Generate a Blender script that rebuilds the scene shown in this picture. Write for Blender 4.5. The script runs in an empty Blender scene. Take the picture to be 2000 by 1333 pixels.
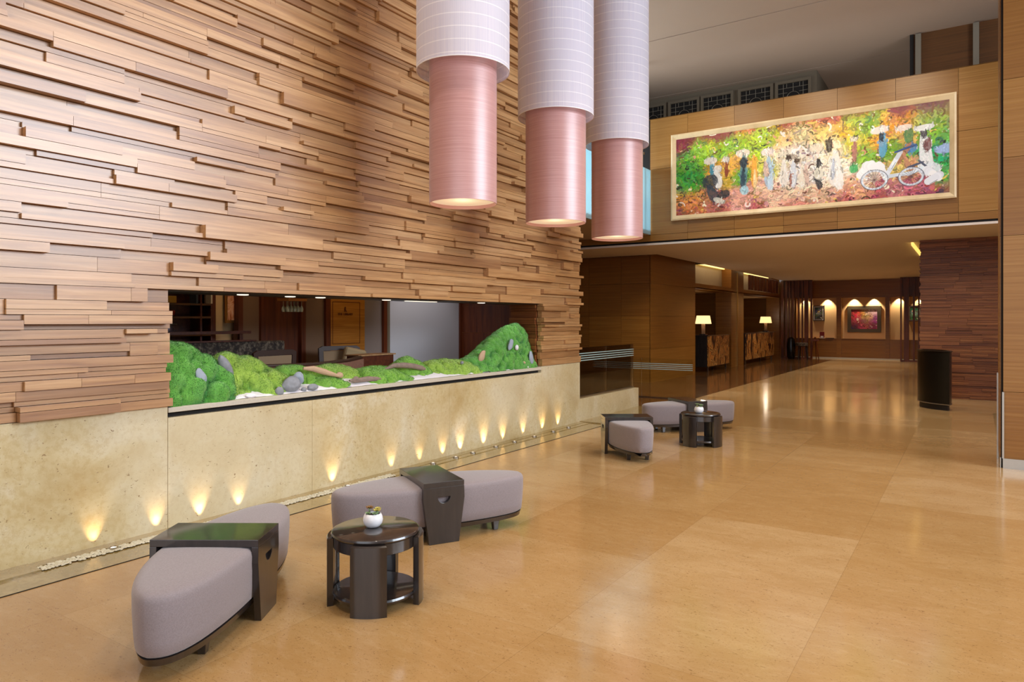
import bpy, bmesh, math, random
import numpy as np
from mathutils import Vector, Matrix, geometry
random.seed(7)
C = bpy.context.scene.collection
PI = math.pi

# ---------------------------------------------------------------- camera, world, sun light, exposure
sc = bpy.context.scene
cam_data = bpy.data.cameras.new('camera')
cam = bpy.data.objects.new('camera', cam_data)
C.objects.link(cam)
cam_data.sensor_width = 36.0
cam_data.lens = 36.0 * 1357.0 / 2000.0
cam_data.shift_y = -0.0203
cam_data.clip_end = 200
cam.location = (0, 0, 1.5)
cam.rotation_euler = (PI / 2, 0, math.radians(33.524))
sc.camera = cam
sc.view_settings.view_transform = 'Standard'
sc.view_settings.look = 'None'
sc.view_settings.gamma = 1
sc.view_settings.use_curve_mapping = False
sc.view_settings.exposure = 0.0
sc.cycles.use_denoising = True
sc.cycles.max_bounces = 10
sc.cycles.diffuse_bounces = 5
sc.cycles.transparent_max_bounces = 16
sc.cycles.sample_clamp_indirect = 6
sc.cycles.caustics_reflective = False
sc.cycles.caustics_refractive = False
world = bpy.data.worlds.new('world')
sc.world = world
world.use_nodes = True
bg = world.node_tree.nodes['Background']
bg.inputs[0].default_value = (0.72, 0.83, 1.0, 1)
bg.inputs[1].default_value = 1.1


def light(name, kind, loc, energy, color=(1, 1, 1), aim=None, size=1.0, size_y=None, spot=None, blend=0.5, radius=0.05, parent=None, spread=None):
    d = bpy.data.lights.new(name, kind)
    d.energy = energy
    d.color = color
    if kind == 'AREA':
        d.size = size
        if size_y:
            d.shape = 'RECTANGLE'
            d.size_y = size_y
        if spread:
            d.spread = math.radians(spread)
    if kind == 'SPOT':
        d.spot_size = math.radians(spot)
        d.spot_blend = blend
        d.shadow_soft_size = radius
    if kind == 'POINT':
        d.shadow_soft_size = radius
    o = bpy.data.objects.new(name, d)
    C.objects.link(o)
    o.location = loc
    if aim is not None:
        v = Vector(aim) - Vector(loc)
        o.rotation_euler = v.to_track_quat('-Z', 'Y').to_euler()
    if parent:
        o.parent = parent
    return o


COOL = (0.80, 0.88, 1.0)
WARM = (1.0, 0.84, 0.64)
WARM2 = (1.0, 0.70, 0.40)
# daylight through the tall glazing of the right-hand wall and of the entrance front behind the camera
light('daylight_side', 'AREA', (7.35, 6.3, 5.0), 1300, COOL, (-4.8, 4.2, 2.8), 7.0, 3.6)
light('daylight_entrance', 'AREA', (1.4, -4.7, 2.9), 210, (0.95, 0.96, 1.0), (-1.5, 8.0, 1.6), 9.5, 4.6)
# added fill spots at ceiling height to warm and brighten the lobby floor
for lx, ly, e in ((-3.2, 0.9, 120), (-3.0, 3.0, 120), (-2.4, 1.2, 60), (0.6, 2.2, 130), (-1.4, 4.4, 130), (1.4, 5.4, 120), (-1.4, 7.4, 150), (-2.2, 10.2, 200), (0.2, 10.8, 200), (-3.9, 11.2, 130)):
    light('lobby_fill_spot', 'SPOT', (lx, ly, 6.7), e * 1.9, WARM if lx > -2.6 else (1.0, 0.93, 0.84), (lx, ly, 0), spot=95, blend=0.8, radius=0.12)
# wall washers close to the slatted wall
for ly, e in ((0.6, 60), (2.4, 60), (4.2, 60), (6.0, 50), (7.8, 45)):
    light('wall_wash_lamp', 'SPOT', (-4.05, ly, 6.65), e * 1.6, (1, 0.9, 0.76), (-4.55, ly, 0), spot=80, blend=0.9, radius=0.06)
# added upward fills that brighten the upper ceilings, no coves built
light('gallery_ceiling_fill', 'AREA', (-3.0, 14.35, 5.3), 13, (1, 0.88, 0.74), (-3.0, 14.35, 7), 5.5, 0.4)
light('gallery_ceiling_fill', 'AREA', (-1.0, 17.3, 3.6), 14, (1, 0.84, 0.7), (-1.0, 17.3, 7), 3.0, 2.0)
light('gallery_ceiling_fill', 'AREA', (-7.6, 11.5, 3.7), 22, (1, 0.88, 0.74), (-7.6, 11.5, 7), 2.0, 3.5)
light('balcony_glass_fill', 'AREA', (-8.6, 11.3, 4.2), 330, (0.75, 0.9, 1.0), (-5.57, 11.4, 3.9), 4.5, 1.6)  # added behind the balcony glass to brighten it, no window there
light('lobby_ceiling_fill', 'AREA', (1.8, 9.0, 5.8), 26, (1, 0.86, 0.72), (1.8, 9.0, 7), 1.0, 6.0)  # added upward fill for the lobby ceiling
# added fill spots over the stair landing and entry to the hall
for lx, ly, e in ((-7.4, 12.2, 60), (-5.9, 14.4, 50), (-6.0, 11.8, 40), (-4.6, 14.6, 34), (-2.0, 14.6, 34), (-0.2, 14.6, 34)):
    light('landing_fill_spot', 'SPOT', (lx, ly, 3.02), e * 1.9, (1.0, 0.91, 0.78), (lx, ly, 0), spot=125, blend=0.9, radius=0.06)
# picture lights over the long painting
for lx in (-4.2, -2.6, -1.0):
    light('painting_light', 'SPOT', (lx, 10.9, 6.6), 210, (1, 0.86, 0.66), (lx, 13.6, 4.4), spot=58, blend=0.9, radius=0.1)
# reception hall beyond: downlights in the low ceiling
for lx, ly, e in ((-3.5, 15.2, 16), (-2.4, 18.0, 18), (-4.8, 18.6, 18), (-3.4, 21.4, 22), (-5.0, 24.4, 22), (-2.2, 25.2, 22), (-3.6, 27.2, 24)):
    light('hall_downlight_lamp', 'SPOT', (lx, ly, 2.98), e * 9.0, (1.0, 0.88, 0.72), (lx, ly, 0), spot=130, blend=0.9, radius=0.06)


# ---------------------------------------------------------------- mesh helpers
class MB:
    def __init__(self):
        self.v, self.f = [], []

    def box(self, x0, x1, y0, y1, z0, z1):
        n = len(self.v)
        for z in (z0, z1):
            self.v += [(x0, y0, z), (x1, y0, z), (x1, y1, z), (x0, y1, z)]
        for q in ((0, 3, 2, 1), (4, 5, 6, 7), (0, 1, 5, 4), (1, 2, 6, 5), (2, 3, 7, 6), (3, 0, 4, 7)):
            self.f.append(tuple(n + i for i in q))
        return self

    def loops(self, rings, cap0=True, cap1=True, close=True):
        n = len(self.v)
        k = len(rings[0])
        for r in rings:
            self.v += [tuple(p) for p in r]
        for i in range(len(rings) - 1):
            for j in range(k if close else k - 1):
                a, b = n + i * k + j, n + i * k + (j + 1) % k
                self.f.append((a, b, b + k, a + k))
        if cap0:
            self.f.append(tuple(n + j for j in reversed(range(k))))
        if cap1:
            self.f.append(tuple(n + (len(rings) - 1) * k + j for j in range(k)))
        return self

    def lathe(self, prof, seg=32, cx=0, cy=0, cap0=True, cap1=True):
        rings = [[(cx + r * math.cos(2 * PI * j / seg), cy + r * math.sin(2 * PI * j / seg), z) for j in range(seg)] for r, z in prof]
        return self.loops(rings, cap0, cap1)

    def tube(self, pts, r, seg=8):
        pts = [Vector(p) for p in pts]
        rings = []
        for i, p in enumerate(pts):
            d = (pts[min(i + 1, len(pts) - 1)] - pts[max(i - 1, 0)]).normalized()
            a = d.orthogonal().normalized() if i == 0 else (a - d * a.dot(d)).normalized()
            b = d.cross(a)
            rr = r[i] if isinstance(r, (list, tuple)) else r
            rings.append([p + (a * math.cos(2 * PI * j / seg) + b * math.sin(2 * PI * j / seg)) * rr for j in range(seg)])
        return self.loops(rings)

    def prism(self, poly, z0, z1):
        return self.loops([[(x, y, z0) for x, y in poly], [(x, y, z1) for x, y in poly]])

    def plate(self, outer, holes, M, t):
        """a flat plate with holes: 2-d outlines, matrix to 3-d, thickness along local z"""
        allv = list(outer)
        for h in holes:
            allv += list(h)
        tris = geometry.tessellate_polygon([[Vector((x, y, 0)) for x, y in outer]] + [[Vector((x, y, 0)) for x, y in h] for h in holes])
        n = len(self.v)
        m = len(allv)
        for z in (0, t):
            self.v += [tuple(M @ Vector((x, y, z))) for x, y in allv]
        for a, b, c in tris:
            self.f.append((n + a, n + b, n + c))
            self.f.append((n + m + c, n + m + b, n + m + a))
        s = n
        for lp in [outer] + list(holes):
            k = len(lp)
            for j in range(k):
                a, b = s + j, s + (j + 1) % k
                self.f.append((a, b, b + m, a + m))
            s += k
        return self

    def move(self, M, start=0):
        self.v = self.v[:start] + [tuple(M @ Vector(p)) for p in self.v[start:]]
        return self

    def build(self, name, mat, parent=None, smooth=False, bevel=0.0, angle=35, loc=None):
        me = bpy.data.meshes.new(name)
        me.from_pydata(self.v, [], self.f)
        bm = bmesh.new()
        bm.from_mesh(me)
        bmesh.ops.recalc_face_normals(bm, faces=bm.faces)
        bm.to_mesh(me)
        bm.free()
        me.materials.append(mat)
        o = bpy.data.objects.new(name, me)
        C.objects.link(o)
        if parent:
            o.parent = parent
        if loc:
            o.location = loc
        if smooth:
            me.shade_smooth()
            try:
                me.set_sharp_from_angle(angle=math.radians(angle))
            except Exception:
                pass
        if bevel:
            b = o.modifiers.new('bevel', 'BEVEL')
            b.width = bevel
            b.segments = 2
            b.limit_method = 'ANGLE'
            b.angle_limit = math.radians(40)
        return o


def box(x0, x1, y0, y1, z0, z1):
    return MB().box(x0, x1, y0, y1, z0, z1)


def struct(o):
    o['kind'] = 'structure'
    return o


def tag(o, label, cat, group=None, kind=None):
    o['label'] = label
    o['category'] = cat
    if group:
        o['group'] = group
    if kind:
        o['kind'] = kind
    return o


def empty(name, loc, rz=0.0):
    o = bpy.data.objects.new(name, None)
    C.objects.link(o)
    o.location = loc
    o.rotation_euler = (0, 0, rz)
    o.empty_display_size = 0.1
    return o


def kids(o):
    return [c for c in bpy.data.objects if c.parent == o]


def copy_tree(o, parent=None):
    c = o.copy()
    C.objects.link(c)
    c.parent = parent
    for ch in kids(o):
        copy_tree(ch, c)
    return c


def arc(cx, cy, r, a0, a1, n):
    return [(cx + r * math.cos(a0 + (a1 - a0) * i / n), cy + r * math.sin(a0 + (a1 - a0) * i / n)) for i in range(n + 1)]


# ---------------------------------------------------------------- materials
def hexc(h):
    return tuple(((int(h[i:i + 2], 16) / 255 + 0.055) / 1.055) ** 2.4 if int(h[i:i + 2], 16) > 10 else int(h[i:i + 2], 16) / 255 / 12.92 for i in (0, 2, 4)) + (1,)


class Mat:
    def __init__(self, name, rough=0.5, metal=0.0, color='808080', spec=0.5, coat=0.0, coat_rough=0.05, trans=0.0, emit=None, strength=1.0):
        m = bpy.data.materials.new(name)
        m.use_nodes = True
        self.m, self.nt = m, m.node_tree
        self.b = self.nt.nodes['Principled BSDF']
        self.b.inputs['Base Color'].default_value = hexc(color)
        self.b.inputs['Roughness'].default_value = rough
        self.b.inputs['Metallic'].default_value = metal
        self.b.inputs['Specular IOR Level'].default_value = spec
        self.b.inputs['Coat Weight'].default_value = coat
        self.b.inputs['Coat Roughness'].default_value = coat_rough
        if emit:
            self.b.inputs['Emission Color'].default_value = hexc(emit)
            self.b.inputs['Emission Strength'].default_value = strength

    def n(self, kind, **kw):
        nd = self.nt.nodes.new(kind)
        for k, v in kw.items():
            if hasattr(nd, k):
                setattr(nd, k, v)
            else:
                nd.inputs[k.replace('_', ' ')].default_value = v
        return nd

    def link(self, a, b):
        self.nt.links.new(a, b)

    def coords(self, scale=(1, 1, 1), island=0.0):
        tc = self.n('ShaderNodeTexCoord')
        mp = self.n('ShaderNodeMapping')
        mp.inputs['Scale'].default_value = scale
        self.link(tc.outputs['Object'], mp.inputs['Vector'])
        if island:
            g = self.n('ShaderNodeNewGeometry')
            ml = self.n('ShaderNodeMath', operation='MULTIPLY')
            ml.inputs[1].default_value = island
            self.link(g.outputs['Random Per Island'], ml.inputs[0])
            self.link(ml.outputs[0], mp.inputs['Location'])
        return mp.outputs[0]

    def noise(self, vec, scale, detail=4, rough=0.55, dist=0.0):
        nd = self.n('ShaderNodeTexNoise')
        nd.inputs['Scale'].default_value = scale
        nd.inputs['Detail'].default_value = detail
        nd.inputs['Roughness'].default_value = rough
        nd.inputs['Distortion'].default_value = dist
        self.link(vec, nd.inputs['Vector'])
        return nd.outputs['Fac']

    def ramp(self, fac, stops, interp='LINEAR'):
        r = self.n('ShaderNodeValToRGB')
        r.color_ramp.interpolation = interp
        e = r.color_ramp.elements
        while len(e) < len(stops):
            e.new(0.5)
        for i, (p, c) in enumerate(stops):
            e[i].position = p
            e[i].color = hexc(c) if isinstance(c, str) else (c, c, c, 1)
        self.link(fac, r.inputs[0])
        return r.outputs[0]

    def mix(self, fac, a, b, mode='MIX'):
        x = self.n('ShaderNodeMix', data_type='RGBA', blend_type=mode)
        for s, val in ((0, fac), (6, a), (7, b)):
            if hasattr(val, 'links'):
                self.link(val, x.inputs[s])
            elif isinstance(val, str):
                x.inputs[s].default_value = hexc(val)
            else:
                x.inputs[s].default_value = val
        return x.outputs[2]

    def math(self, op, a, b=None):
        x = self.n('ShaderNodeMath', operation=op)
        for i, val in enumerate((a, b)):
            if val is None:
                continue
            if hasattr(val, 'links'):
                self.link(val, x.inputs[i])
            else:
                x.inputs[i].default_value = val
        return x.outputs[0]

    def color(self, out):
        self.link(out, self.b.inputs['Base Color'])
        return self

    def roughness(self, out):
        self.link(out, self.b.inputs['Roughness'])
        return self

    def bump(self, out, strength=0.3, dist=0.01):
        b = self.n('ShaderNodeBump')
        b.inputs['Strength'].default_value = strength
        b.inputs['Distance'].default_value = dist
        self.link(out, b.inputs['Height'])
        self.link(b.outputs[0], self.b.inputs['Normal'])
        return self


def island(M):
    return M.n('ShaderNodeNewGeometry').outputs['Random Per Island']


def wood(name, c_dark, c_mid, c_light, grain=(30, 1.6, 30), rough=0.42, per_board=None, coat=0.0, ribs=None, bump=0.15, spec=0.5):
    M = Mat(name, rough=rough, coat=coat, spec=spec, coat_rough=0.3)
    v = M.coords(grain, island=13.0)
    g = M.noise(v, 1.0, 5, 0.6, 0.4)
    col = M.ramp(g, [(0.3, c_dark), (0.5, c_mid), (0.7, c_light)])
    if per_board:
        pb = M.ramp(island(M), per_board, 'LINEAR')
        col = M.mix(1.0, col, pb, 'MULTIPLY')
    h = g
    if ribs:
        tc = M.coords((1, 1, 1))
        sx = M.n('ShaderNodeSeparateXYZ')
        M.link(tc, sx.inputs[0])
        nz = M.noise(M.coords((1.5, 1.5, 14)), 1.0, 2)
        zz = M.math('ADD', M.math('MULTIPLY', sx.outputs[2], ribs), M.math('MULTIPLY', nz, 5.0))
        s = M.math('SINE', zz)
        f = M.math('MULTIPLY', M.math('ADD', s, 1.0), 0.5)
        col = M.mix(M.math('MULTIPLY', f, 0.22), col, c_dark)
        h = M.math('ADD', g, M.math('MULTIPLY', f, 0.6))
    M.color(col).bump(h, bump, 0.004)
    return M.m


SLAT = wood('slat_wood', 'a0744a', 'bb9060', 'cda475', grain=(34, 1.5, 34), rough=0.36, spec=0.9, coat=0.4,
            per_board=[(0.0, 'c4b0a0'), (0.1, 'e0d4c8'), (0.5, 'f4ece0'), (0.85, 'ffffff'), (1.0, 'd0c4b8')])
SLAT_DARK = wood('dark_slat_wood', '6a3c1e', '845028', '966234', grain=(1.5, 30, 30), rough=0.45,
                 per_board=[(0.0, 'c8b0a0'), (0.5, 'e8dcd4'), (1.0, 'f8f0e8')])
VENEER = wood('honey_veneer', '8e632a', '9c6f34', 'a87e42', grain=(0.7, 0.7, 55), rough=0.4, ribs=150, bump=0.1,
              per_board=[(0.0, 'd8ccb8'), (0.5, 'f0e8dc'), (1.0, 'ffffff')])
VENEER2 = wood('amber_veneer', '7a4c14', '8a5a1c', '98682a', grain=(0.7, 0.7, 40), rough=0.35, ribs=120, bump=0.05,
               per_board=[(0.0, 'd8ccb8'), (1.0, 'ffffff')])
REDWOOD = wood('reddish_wood', '421a08', '5c280e', '6e3414', grain=(20, 20, 1.5), rough=0.4)
ESPRESSO = wood('espresso_wood', '1c1614', '251e1c', '2e2623', grain=(24, 24, 3), rough=0.32, bump=0.02, coat=0.9)
ESPRESSO.node_tree.nodes['Principled BSDF'].inputs['Coat Roughness'].default_value = 0.07


GALPANEL = wood('dark_gallery_veneer', '50300f', '5c3812', '683f18', grain=(0.7, 0.7, 40), rough=0.5)


def travertine(name, base, gold, pale, rough, pits=True, coat=0.0):
    M = Mat(name, rough=rough, coat=coat)
    v = M.coords((1, 1, 1))
    a = M.noise(v, 1.7, 6, 0.62, 0.5)
    c = M.ramp(a, [(0.25, gold), (0.5, base), (0.7, pale)])
    fine = M.noise(v, 26, 4, 0.7)
    c = M.mix(M.ramp(fine, [(0.46, 0.0), (0.62, 0.38)]), c, gold)
    big = M.noise(v, 0.55, 3, 0.5)
    c = M.mix(M.ramp(big, [(0.45, 0.0), (0.62, 0.45)]), c, pale)
    if pits:
        p = M.noise(M.coords((1, 1, 1.5)), 34, 3, 0.6, 1.2)
        pf = M.ramp(p, [(0.655, 0.0), (0.71, 0.85)])
        c = M.mix(pf, c, '7a5a34')
    M.color(c)
    M.bump(fine, 0.06, 0.004)
    return M.m


MARBLE = travertine('cream_travertine', 'c8b78c', 'b0945e', 'd6ccb0', 0.35)
BORDER = travertine('olive_travertine', '8f7a4c', '75602f', 'a48f60', 0.10, coat=0.5)


def floor_mat():
    M = Mat('polished_limestone', rough=0.14)
    tc = M.coords((1, 1, 1))
    sx = M.n('ShaderNodeSeparateXYZ')
    M.link(tc, sx.inputs[0])
    cx = M.math('DIVIDE', M.math('ADD', sx.outputs[0], 0.64), 1.07)
    cy = M.math('DIVIDE', M.math('SUBTRACT', sx.outputs[1], 1.68), 1.19)
    comb = M.n('ShaderNodeCombineXYZ')
    M.link(M.math('FLOOR', cx), comb.inputs[0])
    M.link(M.math('FLOOR', cy), comb.inputs[1])
    wn = M.n('ShaderNodeTexWhiteNoise', noise_dimensions='3D')
    M.link(comb.outputs[0], wn.inputs['Vector'])
    tone = M.ramp(wn.outputs['Value'], [(0.0, 'a68253'), (0.4, 'ab8859'), (0.75, 'b08f62'), (1.0, 'b6976c')])
    n1 = M.noise(M.coords((1, 2.0, 1)), 1.6, 6, 0.65, 0.6)
    c = M.mix(M.ramp(n1, [(0.4, 0.0), (0.62, 0.5)]), tone, '9d7746')
    n3 = M.noise(M.coords((1, 2.5, 1)), 9, 5, 0.7, 0.4)
    c = M.mix(M.ramp(n3, [(0.5, 0.0), (0.75, 0.22)]), c, 'c9b08a')
    fl = M.noise(M.coords((1.0, 2.0, 1)), 34, 3, 0.65, 2.0)
    c = M.mix(M.ramp(fl, [(0.61, 0.0), (0.66, 0.75)]), c, '74522f')
    f2 = M.noise(M.coords((1.0, 2.2, 1)), 60, 2, 0.6, 1.0)
    c = M.mix(M.ramp(f2, [(0.5, 0.0), (0.68, 0.35)]), c, '9a7648')
    gx = M.math('ABSOLUTE', M.math('SUBTRACT', M.math('FRACT', cx), 0.5))
    gy = M.math('ABSOLUTE', M.math('SUBTRACT', M.math('FRACT', cy), 0.5))
    g = M.math('MAXIMUM', M.math('GREATER_THAN', gx, 0.4985), M.math('GREATER_THAN', gy, 0.4988))
    c = M.mix(M.math('MULTIPLY', g, 0.4), c, '7a5a38')
    M.color(c)
    r = M.math('ADD', M.math('MULTIPLY', wn.outputs['Value'], 0.05), 0.11)
    M.roughness(r)
    M.b.inputs['IOR'].default_value = 1.55
    return M.m


FLOOR = floor_mat()


def plain(name, color, rough=0.5, metal=0.0, vary=0.12, scale=6.0, bump=0.0, **kw):
    """a slightly uneven single-coloured surface"""
    M = Mat(name, rough=rough, metal=metal, color=color, **kw)
    nz = M.noise(M.coords((1, 1, 1)), scale, 3)
    d = tuple(max(0, c * (1 - vary)) for c in hexc(color)[:3]) + (1,)
    x = M.mix(nz, hexc(color), d)
    M.color(x)
    if bump:
        M.bump(nz, bump, 0.003)
    return M.m


PLASTER = plain('mauve_plaster', 'b29c8a', 0.8, scale=1.5, vary=0.06)
PLASTER_D = plain('hall_plaster', 'dccfc4', 0.8, scale=1.5, vary=0.05)
CREAM = plain('cream_panel', 'dcb888', 0.6, scale=3, vary=0.05)
TAUPE = plain('taupe_panel', '7a5c44', 0.6, scale=3, vary=0.08)
BLACKGAP = plain('black_recess', '120c08', 0.8)
STEEL = plain('brushed_steel', 'b0a89c', 0.28, 1.0, vary=0.1, scale=30)
BRASS = plain('brass', 'b88c50', 0.3, 1.0)
PEWTER = plain('pewter_frame', '8c8474', 0.45, 0.3)
DARKFRAME = plain('dark_bronze_frame', '544838', 0.45, 0.3)
LEDGE = plain('pale_ledge_stone', 'cfc6b4', 0.5, scale=60, vary=0.25)
SAND = plain('white_sand', 'f1ecf2', 0.9, scale=120, vary=0.15, bump=0.4)
ROCKG = plain('grey_river_rock', '9a9da4', 0.7, scale=30, vary=0.5, bump=0.9)
ROCKB = plain('bluish_rock', 'a3adbb', 0.7, scale=14, vary=0.25, bump=0.4)
ROCKT = plain('tan_rock', 'c8a888', 0.75, scale=12, vary=0.3, bump=0.5)
DRIFT = plain('driftwood', 'a08a7c', 0.8, scale=30, vary=0.6, bump=0.9)
CERAMIC = plain('white_ceramic', 'ecebee', 0.35, vary=0.03)
SUCC = plain('succulent_green', '8aa678', 0.6, scale=40, vary=0.3)
SUCC_R = plain('succulent_rust', '8a6434', 0.6, scale=40, vary=0.4)
SUCC_Y = plain('succulent_yellow', 'c0b45c', 0.6, scale=40, vary=0.3)
SOIL = plain('dark_soil', '3a2c20', 0.9)
PEBBLE = plain('pale_pebble', 'd8d2bc', 0.4, scale=9, vary=0.4)
BINMETAL = plain('bronze_black_metal', '2a2620', 0.3, 0.75, vary=0.25, scale=8)
CUSH_D = plain('brown_leather', '3c2418', 0.4)
PILLOW = plain('tan_pillow', '96795a', 0.8)
BOOTH = Mat('speckled_booth_fabric', rough=0.8)
BOOTH.color(BOOTH.ramp(BOOTH.noise(BOOTH.coords(), 26, 3, 0.7), [(0.35, '1e1410'), (0.5, '3a2c22'), (0.64, '6e6050')]))
BOOTH = BOOTH.m
FRAMEGOLD = wood('pale_gold_frame', 'cbb084', 'dcc398', 'e6d0a8', grain=(3, 3, 3), rough=0.4, bump=0.05)


def fabric(name, c1, c2, weave=340, rough=0.85, bump=0.35, sheen=0.3):
    M = Mat(name, rough=rough)
    n1 = M.noise(M.coords((1, 1, 0.35)), weave, 2, 0.5)
    n2 = M.noise(M.coords((0.35, 0.35, 1.6)), weave * 0.8, 2, 0.5)
    a = M.math('MULTIPLY', M.math('ADD', n1, n2), 0.5)
    M.color(M.mix(M.ramp(a, [(0.38, 0.0), (0.62, 1.0)]), c1, c2))
    M.bump(a, bump, 0.002)
    M.b.inputs['Sheen Weight'].default_value = sheen
    return M.m


MAUVE = fabric('mauve_grey_upholstery', '7d7375', '8c8285', weave=420, bump=0.2)


def pink_shade():
    M = Mat('dusty_pink_silk', rough=0.36)
    n2 = M.noise(M.coords((0.6, 0.6, 60)), 3.2, 4, 0.7)
    M.color(M.ramp(n2, [(0.35, 'b8847f'), (0.5, 'c28f8b'), (0.68, 'cc9c97')]))
    M.bump(n2, 0.04, 0.003)
    M.b.inputs['Specular IOR Level'].default_value = 0.9
    M.b.inputs['Anisotropic'].default_value = 0.5
    M.b.inputs['Sheen Weight'].default_value = 0.15
    return M.m


PINK = pink_shade()


def voile(name, alpha, color):
    """a sheer woven shade: threads let part of the light straight through"""
    M = Mat(name, rough=0.75, color=color)
    tc = M.coords((1, 1, 1))
    sx = M.n('ShaderNodeSeparateXYZ')
    M.link(tc, sx.inputs[0])
    z = M.math('FRACT', M.math('MULTIPLY', sx.outputs[2], 9.5))
    band = M.math('LESS_THAN', z, 0.09)
    at = M.math('MULTIPLY', M.math('ARCTAN2', sx.outputs[1], sx.outputs[0]), 60)
    comb = M.n('ShaderNodeCombineXYZ')
    M.link(at, comb.inputs[0])
    M.link(M.math('MULTIPLY', sx.outputs[2], 1.2), comb.inputs[1])
    th = M.noise(comb.outputs[0], 1.0, 3, 0.6)
    c = M.mix(M.math('MULTIPLY', band, 0.5), M.ramp(th, [(0.3, color), (0.7, 'f0f0fa')]), 'ffffff')
    M.color(c)
    tr = M.n('ShaderNodeBsdfTranslucent')
    M.link(c, tr.inputs[0])
    m1 = M.n('ShaderNodeMixShader')
    m1.inputs[0].default_value = 0.2
    M.link(M.b.outputs[0], m1.inputs[1])
    M.b.inputs['Sheen Weight'].default_value = 0.4
    M.link(tr.outputs[0], m1.inputs[2])
    tp = M.n('ShaderNodeBsdfTransparent')
    m2 = M.n('ShaderNodeMixShader')
    a = M.math('ADD', M.math('MULTIPLY', th, 0.2), alpha)
    a = M.math('ADD', a, M.math('MULTIPLY', band, 0.12))
    M.link(a, m2.inputs[0])
    M.link(tp.outputs[0], m2.inputs[1])
    M.link(m1.outputs[0], m2.inputs[2])
    M.link(m2.outputs[0], M.nt.nodes['Material Output'].inputs[0])
    return M.m


VOILE = voile('white_voile', 0.70, 'e6e8fa')


def glass(name, tint=(0.93, 0.95, 0.93), fr=0.10):
    M = Mat(name)
    tp = M.n('ShaderNodeBsdfTransparent')
    tp.inputs[0].default_value = tint + (1,)
    gl = M.n('ShaderNodeBsdfGlossy')
    gl.inputs['Roughness'].default_value = 0.01
    lw = M.n('ShaderNodeFresnel')
    lw.inputs[0].default_value = 1.45
    nz = M.noise(M.coords((1, 1, 1)), 2.0, 1)
    fac = M.math('ADD', M.math('MULTIPLY', lw.outputs[0], 0.9), M.math('MULTIPLY', nz, 0.01))
    m = M.n('ShaderNodeMixShader')
    M.link(fac, m.inputs[0])
    M.link(tp.outputs[0], m.inputs[1])
    M.link(gl.outputs[0], m.inputs[2])
    M.link(m.outputs[0], M.nt.nodes['Material Output'].inputs[0])
    return M.m


GLASS = glass('clear_glass')
FROST = plain('frosted_glass_stripe', 'a9c4c2', 0.4, vary=0.05)
BLUEGLASS = Mat('pale_blue_glass', rough=0.15, color='b4e2ec')
_t = BLUEGLASS.n('ShaderNodeBsdfTranslucent')
_c = BLUEGLASS.ramp(BLUEGLASS.noise(BLUEGLASS.coords(), 0.8, 2), [(0.3, 'b8dce6'), (0.7, 'cce6ec')])
BLUEGLASS.color(_c)
BLUEGLASS.link(_c, _t.inputs[0])
_m = BLUEGLASS.n('ShaderNodeMixShader')
_m.inputs[0].default_value = 0.6
BLUEGLASS.link(BLUEGLASS.b.outputs[0], _m.inputs[1])
BLUEGLASS.link(_t.outputs[0], _m.inputs[2])
BLUEGLASS.link(_m.outputs[0], BLUEGLASS.nt.nodes['Material Output'].inputs[0])
BLUEGLASS = BLUEGLASS.m


def glow(name, color, strength, base='ffffff'):
    M = Mat(name, rough=0.6, color=base, emit=color, strength=strength)
    M.color(M.ramp(M.noise(M.coords(), 5, 2), [(0.3, base), (0.7, base)]))
    return M.m


GLOW_SHADE = glow('lit_lamp_shade', 'ffcf88', 1.5)
GLOW_DISC = glow('lit_diffuser', 'f2d8b8', 0.5, 'd8c4a8')
GLOW_COVE = glow('cove_strip_light', 'ffd36a', 1.25)
GLOW_LAMP = glow('small_lamp_lens', 'fff0d8', 1.3)

# ---------------------------------------------------------------- the setting: floor, ceilings, big walls
XL, YB = -4.8, 13.62          # slatted wall plane, painted beam plane
struct(box(-14, 9, -6, 31, -0.2, 0.0).build('floor', FLOOR))
# dark stone band round the stair landing and reception side, flush with the floor
DARKFLOOR = travertine('brown_marble', '5a3c22', '3e2614', '6e4a2a', 0.12, pits=False, coat=0.3)
struct(box(-10, -4.42, 11.22, 28.6, 0.0, 0.004).build('trim_1', DARKFLOOR))
# border strip along the marble wall with a shallow gravel channel in it
b = MB()
b.box(-4.8, -4.705, 1.9, 9.05, 0.0, 0.012)
b.box(-4.615, -4.375, -1, 9.05, 0.0, 0.004)
b.box(-4.8, -4.615, -1, 1.9, 0.0, 0.016)
b.box(-4.705, -4.615, 4.95, 9.05, 0.0, 0.009)
b.box(-4.8, -4.375, 9.05, 11.22, 0.0, 0.018)
struct(b.build('trim_2', BORDER))
struct(box(-4.375, -4.37, -1, 11.22, 0.0, 0.004).build('trim_3', BLACKGAP))

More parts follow.
